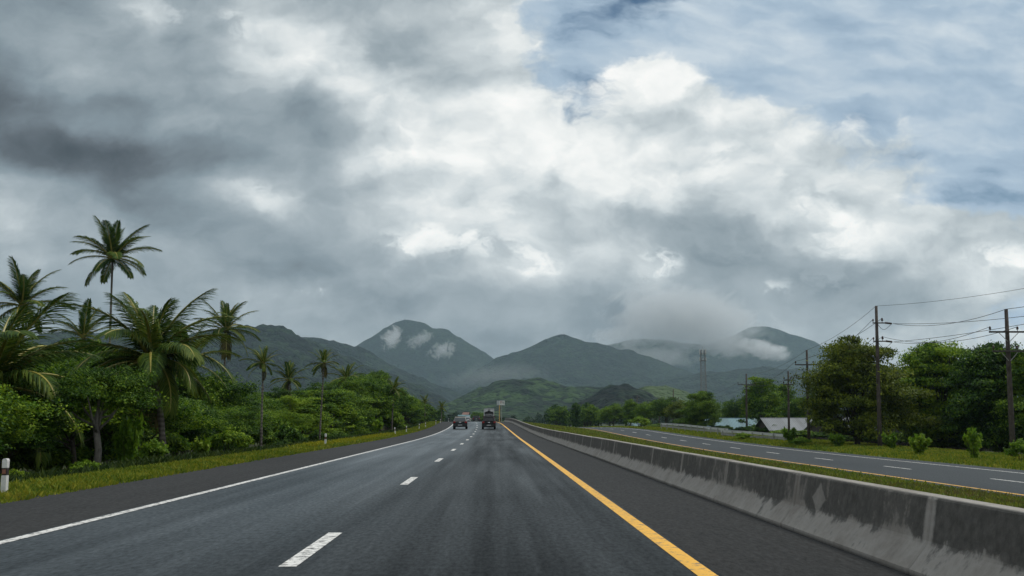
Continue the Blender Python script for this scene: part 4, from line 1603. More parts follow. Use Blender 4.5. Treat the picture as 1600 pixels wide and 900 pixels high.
# ------------------------------------------------------------------ grass on the verges
def grass(name, label, material, xr, dr, n, h, seed, bias=2.0, wmul=1.0, zoff=0.0):
    rng = np.random.default_rng(seed)
    u = rng.random(n)
    d = dr[0] * (dr[1] / dr[0]) ** u if bias else dr[0] + (dr[1] - dr[0]) * u
    x = xr[0] + (xr[1] - xr[0]) * rng.random(n)
    keep = fbm(x / 1.2, d / 1.6, seed, 3) + rng.random(n) * .5 > .55
    x, d = x[keep], d[keep]
    n = len(x)
    z = ground_z(x, d) + zoff
    X = x + xc(d)
    hh = h * rng.uniform(.5, 1.3, n) * (.6 + .9 * fbm(x / .8, d / .8, seed + 3, 3))
    wd = (.012 + .00042 * d) * wmul * rng.uniform(.7, 1.4, n)
    a = rng.uniform(0, 6.28, n)
    lean = hh * rng.uniform(.1, .9, n)
    b = rng.uniform(0, 6.28, n)
    dx, dy = np.cos(a) * wd, np.sin(a) * wd
    lx, ly = np.cos(b) * lean, np.sin(b) * lean
    P0 = np.stack([X - dx, d - dy, z - .02], 1)
    P1 = np.stack([X + dx, d + dy, z - .02], 1)
    P2 = np.stack([X + dx * .6 + lx * .4, d + dy * .6 + ly * .4, z + hh * .62], 1)
    P3 = np.stack([X - dx * .3 + lx, d - dy * .3 + ly, z + hh], 1)
    V = np.stack([P0, P1, P2, P3], 1).reshape(-1, 3)
    o = link(name, np_mesh(name, V, np.arange(4 * n).reshape(n, 4), material))
    return tag(o, label, None, None, 'stuff')


M['weed_blade'] = make_grass('rank grass blades', ((0.018, 0.04, 0.008), (0.035, 0.065, 0.012), (0.07, 0.10, 0.015)), 0.2)
grass('verge_grass', 'short green and straw-coloured grass on the left verge', M['grass_blade'], (-10.0, -7.66), (14, 190), 66000, .11, 5)
grass('verge_grass', 'yellow-green grass, coloured as sunlit, on the left verge by the second white post', M['grass_sun_tinted'], (-10.4, -8.4), (50, 92), 16000, .16, 6)
grass('verge_weeds', 'taller rank grass where the left verge meets the wood', M['weed_blade'], (-12.0, -9.7), (14, 150), 26000, .24, 7, wmul=1.3)
grass('median_grass', 'brownish green grass on the median behind the barrier', M['grass_median'], (4.15, 16.2), (11, 190), 70000, .13, 8, wmul=1.3)
grass('verge_grass', 'mown grass on the verge of the far carriageway', M['grass_blade'], (25.4, 37), (48, 260), 70000, .16, 9, wmul=1.2)


# ------------------------------------------------------------------ roadside posts
M['post_white'] = simple('white post paint', (0.62, 0.62, 0.60), 0.6, 0.14, 9)
M['post_band'] = simple('dark band of the post', (0.022, 0.012, 0.010), 0.5, 0.2)
M['reflector'] = simple('amber reflector', (0.24, 0.10, 0.065), 0.25, 0.1)


def post_proto():
    e = empty('delineator_post')
    w = .045
    poly = [(-w, -.05), (w, -.05), (w, .05), (-w, .05)]
    MB().box(-w, w, -.05, .05, -.3, .36, .008).build('body', M['post_white'], e)
    MB().box(-w * .96, w * .96, -.047, .047, .362, .482, .004).build('band', M['post_band'], e)
    c = MB()
    c.box(-w, w, -.05, .05, .484, .60, .010)
    c.prism([(-w, .598), (w, .598), (w * .86, .628), (w * .5, .645), (-w * .5, .645), (-w * .86, .628)], -.048, .048)
    c.build('cap', M['post_white'], e)
    MB().box(-.032, .032, -.056, -.047, .385, .462, .004).build('reflector', M['reflector'], e)
    return e


POST = post_proto()
_first = True


def post(X, Y, z, label, group, tilt=0.0, face=0.0):
    global _first
    o = POST if _first else copy_tree(POST)
    _first = False
    o.location = (X, Y, z)
    o.rotation_euler = (0, tilt, face)
    tag(o, label, 'post', group)


LP = 'white delineator posts on the left verge'
for i, (px, tl) in enumerate([(13, 0), (509, 0.02), (618, -.10), (635, 0.03), (655, .02), (665, -.02), (681, .02), (688, 0), (701, .02)]):
    d = 8.6 * F / (774 - px)
    d = 18.5 if i == 0 else d
    x = -8.55
    X = at(px, 657, d).x
    lab = ['white post with dark band and amber reflector, nearest the camera on the left verge',
           'second white post on the left verge, beside the sunny grass',
           'leaning white post, third from the camera on the left verge'][i] if i < 3 else 'white post with dark band, %s from the camera on the left verge' % ordinal(i)
    post(X, d, float(ground_z(X - float(xc(d)), d)), lab, LP, tl, 0)
for i, px in enumerate([955, 928, 912.5, 897, 882, 866]):
    d = 26.6 * F / (px - 774) if i else 238
    p = on_ground(px, min(d, 400))
    d = p.y
    post(p.x, d, float(ground_z(26.4, d)) + .12, 'white post on the verge of the far carriageway, %s from the camera' % ordinal(i), 'white posts along the far carriageway')

# ------------------------------------------------------------------ guard rails
M['steel'] = simple('galvanised steel', (0.52, 0.53, 0.53), 0.5, 0.2, 5, metal=0.2)
M['steel_old'] = simple('dull old steel', (0.30, 0.30, 0.29), 0.6, 0.3, 3, metal=0.2)


def guard_rail(a, b, label, sag=0.25, rows=2, h=.62):
    a, b = Vector(a), Vector(b)
    e = empty('guard_rail', a)
    d = b - a
    n = 14
    prof = [(0, .14), (.055, .10), (.055, .05), (.012, 0), (.055, -.05), (.055, -.10), (0, -.14), (-.012, -.10), (.04, -.05), (-.004, 0), (.04, .05), (-.012, .10)]
    side = Vector((d.y, -d.x, 0)).normalized()
    for r in range(rows):
        z = h - .34 * r
        V = []
        for i in range(n + 1):
            t = i / n
            p = d * t + side * (-1.0 * math.sin(math.pi * t) * sag)
            for o, zz in prof:
                V.append(p - side * o + Vector((0, 0, z + zz + .05 * math.sin(t * 5 + r * 2))))
        k = len(prof)
        Fq = [(i * k + j, i * k + (j + 1) % k, (i + 1) * k + (j + 1) % k, (i + 1) * k + j) for i in range(n) for j in range(k)]
        Fq += [tuple(range(k)), tuple(n * k + j for j in range(k - 1, -1, -1))]
        MB().add(V, Fq).build('beam', M['steel'] if r == 0 else M['steel_old'], e)
    m = max(3, int(d.length / 3.5))
    pm = MB().box(-.06, .06, -.05, .05, -.4, h + .1, .006).mesh('post', M['steel_old'])
    for i in range(m + 1):
        t = (i + .3) / (m + .6)
        p = d * t + side * (-1.0 * math.sin(math.pi * t) * sag + .12)
        link('post', pm, e, p, (rnd.uniform(-.05, .05), rnd.uniform(-.05, .05), math.atan2(d.y, d.x)))
    return tag(e, label, 'guard rail', 'guard rails on the right verge')


p0, p1, p2, p3 = on_ground(1026, 168), on_ground(1122, 132), on_ground(1118, 129), on_ground(1222, 108)
for p in (p0, p1, p2, p3):
    p.x = max(p.x, 25.9 + float(xc(p.y)))
guard_rail(p0 + Vector((.6, 0, .25)), p1 + Vector((1.2, 0, .15)), 'grey double guard rail at the left, starting beyond the dark flat-topped tree')
guard_rail(p2 + Vector((.6, 0, 0)), p3 + Vector((.6, 0, 0)), 'nearer overlapping guard rail ending at a bright bush', .2)

# ------------------------------------------------------------------ sheds
def make_roof(name, col, rust=0.25):
    m, t = mat(name)
    O = t.node('ShaderNodeTexCoord').outputs['Object']
    x = t.xyz(O)[0]
    rib = t.m('SINE', t.m('MULTIPLY', x, 2 * math.pi / .25))
    n = t.noise(O, .8, 6, .6)
    sheet = t.voro(t.scale(O, (1.1, .0, .0)), 1.0, out=1)
    k = t.m('MULTIPLY_ADD', t.m('SUBTRACT', t.xyz(sheet)[0], .5), .5, t.m('MULTIPLY_ADD', n, .5, .75))
    c = t.vm('SCALE', tuple(col), k)
    c = t.mix(t.step(n, .62, .8, 0, rust), c, (0.13, 0.085, 0.055, 1))
    finish(t, c, .5, rib, .6, .03, spec=.5, metal=.15)
    return m


M['roof_grey'] = make_roof('grey sheet roof', (0.15, 0.165, 0.175))
M['roof_teal'] = make_roof('teal sheet roof', (0.08, 0.165, 0.19), .1)
M['roof_rust'] = make_roof('orange roof', (0.16, 0.065, 0.04), .5)
M['wall_dark'] = simple('dark board wall', (0.030, 0.024, 0.018), .9, .4, 2)
M['wall_pale'] = simple('pale wall panel', (0.18, 0.20, 0.20), .8, .2, 2)
M['wall_far'] = simple('blue-grey far wall', (0.07, 0.10, 0.12), .8, .3, 1)
M['dark_glass'] = simple('dark window opening', (0.012, 0.014, 0.016), .15, .2)
M['frame'] = simple('weathered timber', (0.10, 0.08, 0.06), .8, .3)


def shed(loc, rz, L, D, eave, ridge, roof, wall, label, bays=6, openings=True):
    e = empty('shed', loc, rz)
    MB().box(-L / 2, L / 2, -D / 2, D / 2, -.6, eave - .02).add(
        [(-L / 2, -D / 2, eave - .02), (-L / 2, D / 2, eave - .02), (-L / 2, 0, ridge - .08), (-L / 2 + .12, -D / 2, eave - .02), (-L / 2 + .12, D / 2, eave - .02), (-L / 2 + .12, 0, ridge - .08)],
        [(0, 1, 2), (3, 5, 4), (0, 2, 5, 3), (1, 4, 5, 2)]).build('wall', wall, e)
    o = .55
    s = (ridge - eave) / (D / 2)
    rm = MB()
    rm.prism([(-D / 2 - o, eave - s * o), (0, ridge), (D / 2 + o, eave - s * o), (D / 2 + o, eave - s * o + .06), (0, ridge + .07), (-D / 2 - o, eave - s * o + .06)], -L / 2 - .4, L / 2 + .4, 'x')
    r = rm.build('roof', roof, e)
    MB().tube([(-L / 2 - .4, 0, ridge + .075), (L / 2 + .4, 0, ridge + .075)], .07, 6).build('ridge_cap', roof, r)
    for i in range(bays + 1):
        x = -L / 2 + L * i / bays
        MB().box(x - .07, x + .07, -D / 2 - .10, -D / 2 - .005, -.5, eave - .06).build('post', M['frame'], e)
    if openings:
        for i in range(bays):
            x = -L / 2 + L * (i + .5) / bays
            w = L / bays * .3
            f = MB().box(x - w, x + w, -D / 2 - .05, -D / 2 - .004, .75, eave - .35).build('window', M['frame'], e)
            MB().box(x - w + .06, x + w - .06, -D / 2 - .056, -D / 2 - .048, .81, eave - .41).build('pane', M['dark_glass'], f)
    return tag(e, label, 'shed')


def gz(X, Y):
    return float(ground_z(X - float(xc(Y)), Y))


def shed_at(px0, px1, y_eave, y_ridge, Y, D, roof, wall, label, rz=0.0, **kw):
    a, b = at(px0, y_eave, Y), at(px1, y_eave, Y)
    X = (a.x + b.x) / 2
    g = gz(X, Y) - .1
    ridge = at(px0, y_ridge, Y + D / 2).z - g
    return shed((X, Y + D / 2, g), rz, (b.x - a.x) / math.cos(rz), D, a.z - g, ridge, roof, wall, label, **kw)


shed_at(1428, 1670, 672, 651, 114, 9, M['roof_grey'], M['wall_dark'], 'long low shed with grey sheet roof behind the rightmost utility pole', R(-2), bays=9, openings=False)
shed_at(1300, 1418, 671, 653, 122, 9, M['roof_grey'], M['wall_dark'], 'low dark shed with grey roof behind the broad olive-green tree', R(2), bays=5)
shed_at(1205, 1288, 671, 654, 140, 8, M['roof_grey'], M['wall_dark'], 'grey-roofed shed between the bright green trees and the broad olive tree', R(0), bays=4)
shed_at(1112, 1200, 670, 654, 186, 9, M['roof_teal'], M['wall_pale'], 'pale shed with teal sheet roof beyond the guard rail', R(-4), bays=6)
shed_at(984, 1004, 667, 656, 262, 7, M['roof_teal'], M['wall_pale'], 'tiny far shed with teal roof left of the guard rail', R(0), bays=3)
shed_at(716, 733, 655, 648.5, 430, 9, M['roof_teal'], M['wall_far'], 'far pale blue building where the road disappears', R(6), bays=4)
shed_at(724, 732, 648, 644.5, 520, 8, M['roof_rust'], M['wall_far'], 'far building with orange roof above the pale blue one', R(-5), bays=3)

# dark board fence below the right-hand trees
a, b = on_ground(1440, 108), on_ground(1680, 104)
e = empty('board_fence', a)
d = b - a
fm = MB()
n = int(d.length / .22)
for i in range(n):
    p = d * (i / n)
    hh = 1.45 + rnd.uniform(-.05, .05)
    fm.box(p.x, p.x + .205, p.y - .015, p.y + .015, -.3, hh)
fm.build('board_panel', M['wall_dark'], e)
for i in range(9):
    p = d * (i / 8)
    MB().box(p.x - .06, p.x + .06, p.y + .02, p.y + .14, -.4, 1.6).build('post', M['frame'], e)
tag(e, 'dark board fence in the shade below the spreading tree at right', 'fence')

# ------------------------------------------------------------------ utility poles and wires
M['pole'] = make_bark('tarred pole', (0.035, 0.028, 0.024), (0.10, 0.085, 0.075))
M['arm'] = simple('crossarm timber', (0.05, 0.042, 0.036), .8, .3, 4)
M['insul'] = simple('brown insulator', (0.045, 0.025, 0.02), .25, .2)
M['wire'] = simple('cable', (0.022, 0.022, 0.024), .6, .1)


def insulator(parent, p, s=1.0):
    MB().lathe([(.02 * s, 0), (.02 * s, .10 * s), (.075 * s, .11 * s), (.085 * s, .16 * s), (.05 * s, .19 * s), (.07 * s, .21 * s), (.07 * s, .26 * s), (.03 * s, .31 * s)], 8, p).build('insulator', M['insul'], parent, smooth=True)


def pole(px_b, py_b, px_t, py_t, Y, label, arms=(), ends=(), r=.15, rz=0.0):
    """utility pole seen from (px_b, py_b) at its foot to (px_t, py_t) at its tip; arms: (row, half length)"""
    top = at(px_t, py_t, Y)
    X = at(px_b, py_b, Y).x
    g = gz(X, Y)
    e = empty('utility_pole', (X, Y, g))
    tip = Vector((top.x - X, 0, top.z - g))
    MB().tube([(0, 0, -.6), tip * .33, tip * .66, tip], [r * 1.12, r, r * .85, r * .66], 10).build('pole', M['pole'], e, smooth=True)
    out = {'top': Vector((X, Y, g)) + tip, 'arms': []}
    c, s = math.cos(rz), math.sin(rz)
    for py, half in arms:
        z = at(px_t, py, Y).z - g
        cx = tip.x * z / tip.z
        mb = MB()
        mb.box(-half, half, -r - .10, -r + .02, -.055, .055, .008)
        o = mb.build('crossarm', M['arm'], e, (cx, 0, z), (0, 0, rz))
        for sg in (-1, 1):
            MB().bar((sg * half * .5, -r - .02, -.05), (sg * .06, -r + .02, -.62), .022).build('brace', M['steel_old'], e, (cx, 0, z), (0, 0, rz))
            insulator(o, (sg * half * .95, -r - .04, .05), 1.0)
        insulator(o, (half * .45, -r - .04, .05), 1.0)
        out['arms'].append([Vector((X + cx + k * half * .95 * c, Y - r + k * half * .95 * s, g + z + .33)) for k in (-1, 1)] + [Vector((X + cx + half * .45 * c, Y - r, g + z + .33))])
    for py, half in ends:                                            # dead-end bracket with strain insulators
        z = at(px_t, py, Y).z - g
        cx = tip.x * z / tip.z
        b_ = MB().box(-.42, half * .5, -r - .09, -r + .01, -.05, .05, .008).build('crossarm', M['arm'], e, (cx, 0, z), (0, 0, rz))
        insulator(b_, (half * .30, -r - .04, .04), 1.3)
        insulator(b_, (-.38, -r - .04, .04), 1.0)
        st = MB()
        for k in range(6):
            st.tube([(half * (.52 + .07 * k), -r, .02 - .012 * k), (half * (.57 + .07 * k), -r, .01 - .012 * k)], [.10, .07], 8)
        st.build('strain_insulator', M['insul'], b_, smooth=True)
        jp = [(half * (.95 - t * .95), -r - .02, -.05 - .75 * math.sin(math.pi * t) * (.35 + t * .65)) for t in np.linspace(0, 1, 9)]
        MB().tube(jp, .018, 5).build('jumper_wire', M['wire'], e, (cx, 0, z), (0, 0, rz))
        out['arms'].append([Vector((X + cx - .4, Y - r, g + z + .3)), Vector((X + cx + half, Y - r, g + z - .05)), Vector((X + cx + half * .3, Y - r, g + z + .4))])
    tag(e, label, 'utility pole', 'utility poles along the far carriageway')
    return out


A = pole(1583, 712, 1572, 483, 68, 'rightmost utility pole with one wide crossarm near its top', [(519, 1.28), (549, 1.1)], r=.17)
B = pole(1375, 700, 1369, 478, 91, 'tallest utility pole with strain insulators reaching to the right', [], [(505, 1.35), (533.5, 1.35)], r=.18)
D_ = pole(1264, 694, 1260.5, 547, 104, 'utility pole with two crossarms left of the olive tree', [(570, 1.25), (591, 1.2)], r=.15)
E_ = pole(1233, 690, 1231.5, 580, 119, 'thinner pole with small side brackets beside the two-arm pole', [(594, .55), (601, .6)], r=.13)
G_ = pole(1167, 683, 1166, 584, 158, 'utility pole with single crossarm in front of the bright green tree', [(601, 1.35)], r=.15)
H_ = pole(1052, 672, 1052, 608, 236, 'thin far utility pole left of the lattice tower', [(623, 1.2)], r=.16)
I_ = pole(1030, 672, 1030, 621, 285, 'far utility pole with a drooping bracket beside the thin one', [(626, 1.4)], r=.16)
J_ = pole(995, 670, 995.5, 618, 300, 'far bare utility pole at the bend of the far carriageway', [(622, .7)], r=.17)
K_ = pole(2100, 800, 2090, 360, 42, 'utility pole outside the right edge of the photo', [(420, 1.28)], r=.17)
L_ = pole(1850, 760, 1840, 400, 58, 'taller utility pole outside the right edge of the photo', [(470, 1.35), (510, 1.35)], r=.17)


def wire(a, b, sag, label, r=.018, name='cable'):
    n = 20
    pts = []
    for i in range(n + 1):
        t = i / n
        p = a.lerp(b, t)
        pts.append((p.x, p.y, p.z - sag * 4 * t * (1 - t)))
    o = MB().tube(pts, r, 5).build(name, M['wire'])
    return tag(o, label, 'cable', 'overhead cables')


wire(A['top'], B['arms'][0][1], .55, 'cable from the tip of the rightmost pole to the tallest pole')
wire(A['arms'][0][0], B['arms'][1][1], .5, 'cable from left end of the wide crossarm to the tallest pole')
wire(A['arms'][0][2], B['arms'][1][2], .75, 'sagging cable from the middle of the wide crossarm to the tallest pole')
wire(B['top'], L_['top'], .5, 'topmost cable rising from the tallest pole to the right edge', .014)
wire(B['arms'][0][1], L_['arms'][0][0], .5, 'middle cable from upper strain insulators towards the right edge')
wire(B['arms'][1][1], K_['arms'][0][0], .5, 'cable from lower strain insulators passing the rightmost pole')
wire(A['top'], K_['top'], .4, 'cable from the tip of the rightmost pole out of the photo')
wire(A['arms'][0][1], K_['arms'][0][1], .4, 'cable from right end of the wide crossarm out of the photo')
wire(B['top'], D_['top'], .4, 'thin topmost cable falling from the tallest pole to the two-arm pole', .014)
wire(B['arms'][0][0], D_['arms'][0][1], .35, 'upper cable between tallest pole and right end of the two-arm pole')
wire(B['arms'][0][2], D_['arms'][0][0], .5, 'second cable between tallest pole and left end of the two-arm pole')
wire(B['arms'][1][0], D_['arms'][1][1], .4, 'lower cable between tallest pole and lower arm of the two-arm pole')
wire(B['arms'][1][2], D_['arms'][1][0], .55, 'lowest cable between tallest pole and lower arm of the two-arm pole')
wire(D_['arms'][0][0], G_['arms'][0][1], .6, 'cable from upper crossarm of two-arm pole to the single-arm pole')
wire(D_['arms'][1][0], G_['arms'][0][0], .8, 'cable from lower crossarm of two-arm pole to the single-arm pole')
wire(D_['top'], G_['top'], .7, 'topmost cable between two-arm pole and single-arm pole', .014)
wire(D_['arms'][1][1], E_['arms'][0][1], .3, 'short cable between two-arm pole and thinner pole')
wire(G_['arms'][0][0], H_['arms'][0][1], 1.2, 'cable from single-arm pole sagging to the thin far pole')
wire(G_['arms'][0][1], H_['arms'][0][0], 1.6, 'second cable from single-arm pole to the thin far pole')
wire(H_['arms'][0][0], I_['arms'][0][1], .6, 'cable between the thin far pole and its neighbour')
wire(I_['arms'][0][0], J_['arms'][0][1], .3, 'cable between the two farthest poles')

# ------------------------------------------------------------------ lattice tower
M['tower'] = simple('grey painted lattice', (0.17, 0.17, 0.17), .6, .15)
M['tower_red'] = simple('faded red lattice', (0.19, 0.15, 0.145), .6, .15)


def tower(px, py_top, Y):
    top = at(px, py_top, Y)
    g = -2.0
    H = top.z - g
    e = empty('lattice_tower', (top.x, Y, g))
    w0, w1 = 1.75, 1.2
    n = 15
    lv = [H * i / n for i in range(n + 1)]
    hw = lambda z: w0 + (w1 - w0) * min(1, z / (H * .9))
    for sx, sy in ((-1, -1), (1, -1), (1, 1), (-1, 1)):
        MB().tube([(sx * hw(z), sy * hw(z), z) for z in lv], .12, 6).build('leg', M['tower'], e)
    for f, (ax, ay, bx, by) in enumerate(((-1, -1, 1, -1), (1, -1, 1, 1), (1, 1, -1, 1), (-1, 1, -1, -1))):
        mb = MB()
        for i in range(n):
            a_, b_ = hw(lv[i]), hw(lv[i + 1])
            mb.bar((ax * a_, ay * a_, lv[i]), (bx * b_, by * b_, lv[i + 1]), .065, 4)
            mb.bar((bx * a_, by * a_, lv[i]), (ax * b_, ay * b_, lv[i + 1]), .065, 4)
            mb.bar((ax * b_, ay * b_, lv[i + 1]), (bx * b_, by * b_, lv[i + 1]), .065, 4)
        mb.build('bracing', M['tower_red'] if f % 2 else M['tower'], e)
    for k, z in enumerate((H * .955, H * .86)):
        MB().box(-1.7, 1.7, -1.7, 1.7, z - .1, z + .05).build('platform', M['tower'], e)
    for k in range(6):
        a = k * math.pi / 3 + .3
        x, y = 1.95 * math.cos(a), 1.95 * math.sin(a)
        MB().box(x - .2, x + .2, y - .14, y + .14, H * .95 - .3, H + .6, .03).build('antenna', M['post_white'], e)
        if k < 4:
            MB().box(x - .18, x + .18, y - .13, y + .13, H * .86 - .2, H * .86 + 1.8, .03).build('antenna', M['post_white'], e)
    MB().bar((0, 0, H), (0, 0, H + 1.8), .06).build('lightning_rod', M['tower'], e)
    tag(e, 'tall grey lattice telecom tower with antennas above the trees', 'tower')


tower(1098, 547, 600)

# ------------------------------------------------------------------ roadside billboard
M['sign_white'] = simple('white sign face', (0.62, 0.63, 0.63), .5, .06)
M['sign_grey'] = simple('grey sign face', (0.40, 0.42, 0.44), .5, .1)
M['sign_red'] = simple('dark red print', (0.22, 0.06, 0.045), .5, .1)
M['sign_dark'] = simple('dark print', (0.09, 0.09, 0.08), .5, .1)
M['ochre'] = simple('ochre painted steel', (0.46, 0.27, 0.08), .5, .2)


def billboard():
    Y = 300
    a = at(776.2, 633, Y)
    b = at(788.6, 626, Y)
    X = (a.x + b.x) / 2
    g = -2.2
    e = empty('billboard', (X, Y, g))
    z0, z1 = a.z - g, b.z - g
    w = (b.x - a.x) / 2
    k = -w * .36                                        # the corner between the two faces
    r = MB().prism([(-w, .45), (k, 0), (k + .05, .12), (-w + .05, .57)], z0, z1).v
    # left face (turned away) and right face
    lf = MB()
    lf.add([(-w, .7, z0), (k - .01, 0, z0), (k - .01, 0, z1), (-w, .7, z1), (-w, .85, z0), (k - .01, .15, z0), (k - .01, .15, z1), (-w, .85, z1)],
           [(0, 1, 2, 3), (7, 6, 5, 4), (0, 4, 5, 1), (3, 2, 6, 7), (0, 3, 7, 4), (1, 5, 6, 2)])
    lf.build('left_panel', M['sign_grey'], e)
    rf = MB().box(k, w, 0, .15, z0, z1).build('right_panel', M['sign_white'], e)
    h = z1 - z0
    MB().box(k + .32, k + .62, -.02, -.004, z0 + h * .55, z1 - h * .12).box(k + .36, k + .52, -.02, -.004, z0 + h * .25, z0 + h * .5).build('emblem', M['sign_red'], rf)
    mk = MB()
    for i, (x0, x1, q0, q1) in enumerate([(.80, .88, .35, .8), (.80, 1.0, .74, .82), (.80, .98, .54, .61), (1.06, 1.14, .3, .78), (1.2, 1.36, .7, .78), (1.2, 1.27, .34, .76), (1.2, 1.38, .34, .42)]):
        mk.box(k + x0, k + x1, -.018, -.004, z0 + h * q0, z0 + h * q1)
    mk.build('print', M['sign_dark'], rf)
    MB().tube([(-.35, .3, -.5), (-.35, .3, z0 + .1)], [.17, .15], 10).build('pole', M['ochre'], e)
    MB().tube([(.25, .4, -.5), (.25, .4, z0 + .1)], [.07, .07], 8).build('pole', M['steel_old'], e)
    tag(e, 'small white two-faced billboard on an ochre pole above the road end', 'billboard')


billboard()

# ------------------------------------------------------------------ vehicles
M['car_navy'] = simple('dark blue-green car paint', (0.008, 0.016, 0.022), .3, .1, 3, spec=.3, coat=.2)
M['car_black'] = simple('black car paint', (0.004, 0.004, 0.005), .3, .1, 3, spec=.25, coat=.15)
M['car_grey'] = simple('charcoal car paint', (0.014, 0.016, 0.019), .3, .1, 3, coat=.2)
M['car_white'] = simple('white car paint', (0.62, 0.63, 0.64), .3, .05, 3, coat=.5)
M['car_silver'] = simple('pale beige roof paint', (0.26, 0.245, 0.215), .35, .08, 3, coat=.3)
M['glass'] = simple('tinted car glass', (0.035, 0.05, 0.06), .08, .1, 2, spec=.9)
M['glass_black'] = simple('black car glass', (0.006, 0.007, 0.009), .1, .1, 2, spec=.5)
M['tail'] = simple('red tail lamp lens', (0.26, 0.01, 0.01), .2, .1)
M['tyre'] = simple('tyre rubber', (0.012, 0.012, 0.012), .85, .2)
M['rim'] = simple('wheel rim', (0.30, 0.30, 0.31), .35, .1, metal=.8)
M['bumper'] = simple('black bumper plastic', (0.014, 0.014, 0.015), .6, .2)
M['plate'] = simple('white number plate', (0.55, 0.56, 0.56), .45, .05)
M['chrome'] = simple('chrome badge', (0.65, 0.65, 0.66), .15, .03, metal=.9)


def loft(mb, rings):
    """rings of equal length joined into a closed body"""
    k = len(rings[0])
    V = [p for r in rings for p in r]
    Fq = [(i * k + j, i * k + (j + 1) % k, (i + 1) * k + (j + 1) % k, (i + 1) * k + j) for i in range(len(rings) - 1) for j in range(k)]
    Fq += [tuple(range(k - 1, -1, -1)), tuple((len(rings) - 1) * k + j for j in range(k))]
    return mb.add(V, Fq)


def body_ring(y, hw, z0, z1, r=.10, n=4, tumble=0.0):
    """rounded rectangle section of a car body at y"""
    pts = []
    for cx, cz, a0 in ((hw - r, z0 + r, -90), (hw - r - tumble, z1 - r, 0), (-hw + r + tumble, z1 - r, 90), (-hw + r, z0 + r, 180)):
        for i in range(n + 1):
            a = R(a0 + 90 * i / n)
            pts.append((cx + r * math.cos(a), y, cz + r * math.sin(a)))
    return pts


def wheel(parent, x, y, r=.34, w=.22):
    s = 1 if x > 0 else -1
    e = MB().tube([(x - w / 2, y, r), (x - w / 2 + .03, y, r), (x + w / 2 - .03, y, r), (x + w / 2, y, r)], [r * .92, r, r, r * .92], 20).build('wheel', M['tyre'], parent, smooth=False)
    MB().tube([(x + s * (w / 2 + .002), y, r), (x + s * (w / 2 + .012), y, r)], [r * .62, r * .55], 16).build('rim', M['rim'], e)


def suv(loc, rz, W, paint, roof, glass, label, cat='car', Lc=4.2, H=1.68, hz=0.84, cabin=None):
    """hatchback SUV, tail towards -Y"""
    e = empty('car', loc, rz)
    e.scale = (1, 1, hz)
    hw = W / 2
    b = MB()
    loft(b, [body_ring(-Lc / 2 + .10, hw * .93, .42, .98, .12), body_ring(-Lc / 2 + .22, hw * .985, .34, 1.02, .12), body_ring(-Lc * .25, hw, .28, 1.03, .12),
             body_ring(Lc * .1, hw, .28, 1.03, .12), body_ring(Lc * .26, hw * .99, .28, 1.0, .12), body_ring(Lc * .42, hw * .95, .32, .90, .14), body_ring(Lc * .5, hw * .84, .42, .76, .14)])
    b.build('body', paint, e, smooth=False)
    c = MB()
    loft(c, [body_ring(-Lc / 2 + .16, hw * .90, .98, 1.06, .03, tumble=.01), body_ring(-Lc / 2 + .36, hw * .90, .98, H - .12, .12, tumble=.12), body_ring(-Lc / 2 + .62, hw * .91, .98, H, .12, tumble=.14),
             body_ring(Lc * .05, hw * .91, .98, H, .12, tumble=.14), body_ring(Lc * .16, hw * .90, .98, H - .14, .12, tumble=.12), body_ring(Lc * .30, hw * .88, .96, 1.04, .03, tumble=.01)])
    c.build('cabin', cabin or paint, e)
    MB().box(-hw * .76, hw * .76, -Lc / 2 + .50, Lc * .06, H - .005, H + .035, .015).build('roof', roof, e)
    # rear window, follows the sloping tailgate
    y0, y1 = -Lc / 2 + .165, -Lc / 2 + .335
    q0, q1 = 1.09, H - .17
    MB().add([(-hw * .78, y0 - .02, q0), (hw * .78, y0 - .02, q0), (hw * .70, y1 - .02, q1), (-hw * .70, y1 - .02, q1), (-hw * .78, y0 + .02, q0), (hw * .78, y0 + .02, q0), (hw * .70, y1 + .02, q1), (-hw * .70, y1 + .02, q1)],
             [(0, 1, 2, 3), (7, 6, 5, 4), (0, 4, 5, 1), (1, 5, 6, 2), (2, 6, 7, 3), (3, 7, 4, 0)]).build('rear_window', glass, e)
    for s in (-1, 1):
        MB().add([(s * hw * .905, -Lc * .36, 1.10), (s * hw * .905, Lc * .16, 1.10), (s * hw * .80, Lc * .06, H - .2), (s * hw * .80, -Lc * .34, H - .2),
                  (s * hw * .925, -Lc * .36, 1.10), (s * hw * .925, Lc * .16, 1.10), (s * hw * .825, Lc * .06, H - .2), (s * hw * .825, -Lc * .34, H - .2)],
                 [(0, 1, 2, 3), (7, 6, 5, 4), (0, 4, 5, 1), (1, 5, 6, 2), (2, 6, 7, 3), (3, 7, 4, 0)]).build('side_window', glass, e)
        MB().box(s * hw * .80 - .13, s * hw * .80 + .13, -Lc / 2 + .055, -Lc / 2 + .20, .80, 1.04, .03).build('tail_lamp', M['tail'], e)
        m_ = MB().box(s * (hw + .10) - .10, s * (hw + .10) + .10, Lc * .12, Lc * .18, 1.02, 1.17, .02)
        m_.build('mirror', paint, e)
        wheel(e, s * (hw - .12), -Lc * .31)
        wheel(e, s * (hw - .12), Lc * .31)
    MB().box(-hw * .95, hw * .95, -Lc / 2 + .01, -Lc / 2 + .22, .34, .60, .05).build('bumper', M['bumper'], e)
    MB().box(-.24, .24, -Lc / 2 - .008, -Lc / 2 + .008, .50, .59).build('number_plate', M['plate'], e)
    MB().box(-.13, .13, -Lc / 2 + .075, -Lc / 2 + .105, .86, .95, .01).build('badge', M['chrome'], e)
    return tag(e, label, cat)


def on_road(px, Y):
    p = at(px, 657, Y)
    return (p.x, Y, float(zr(Y)) + .005)


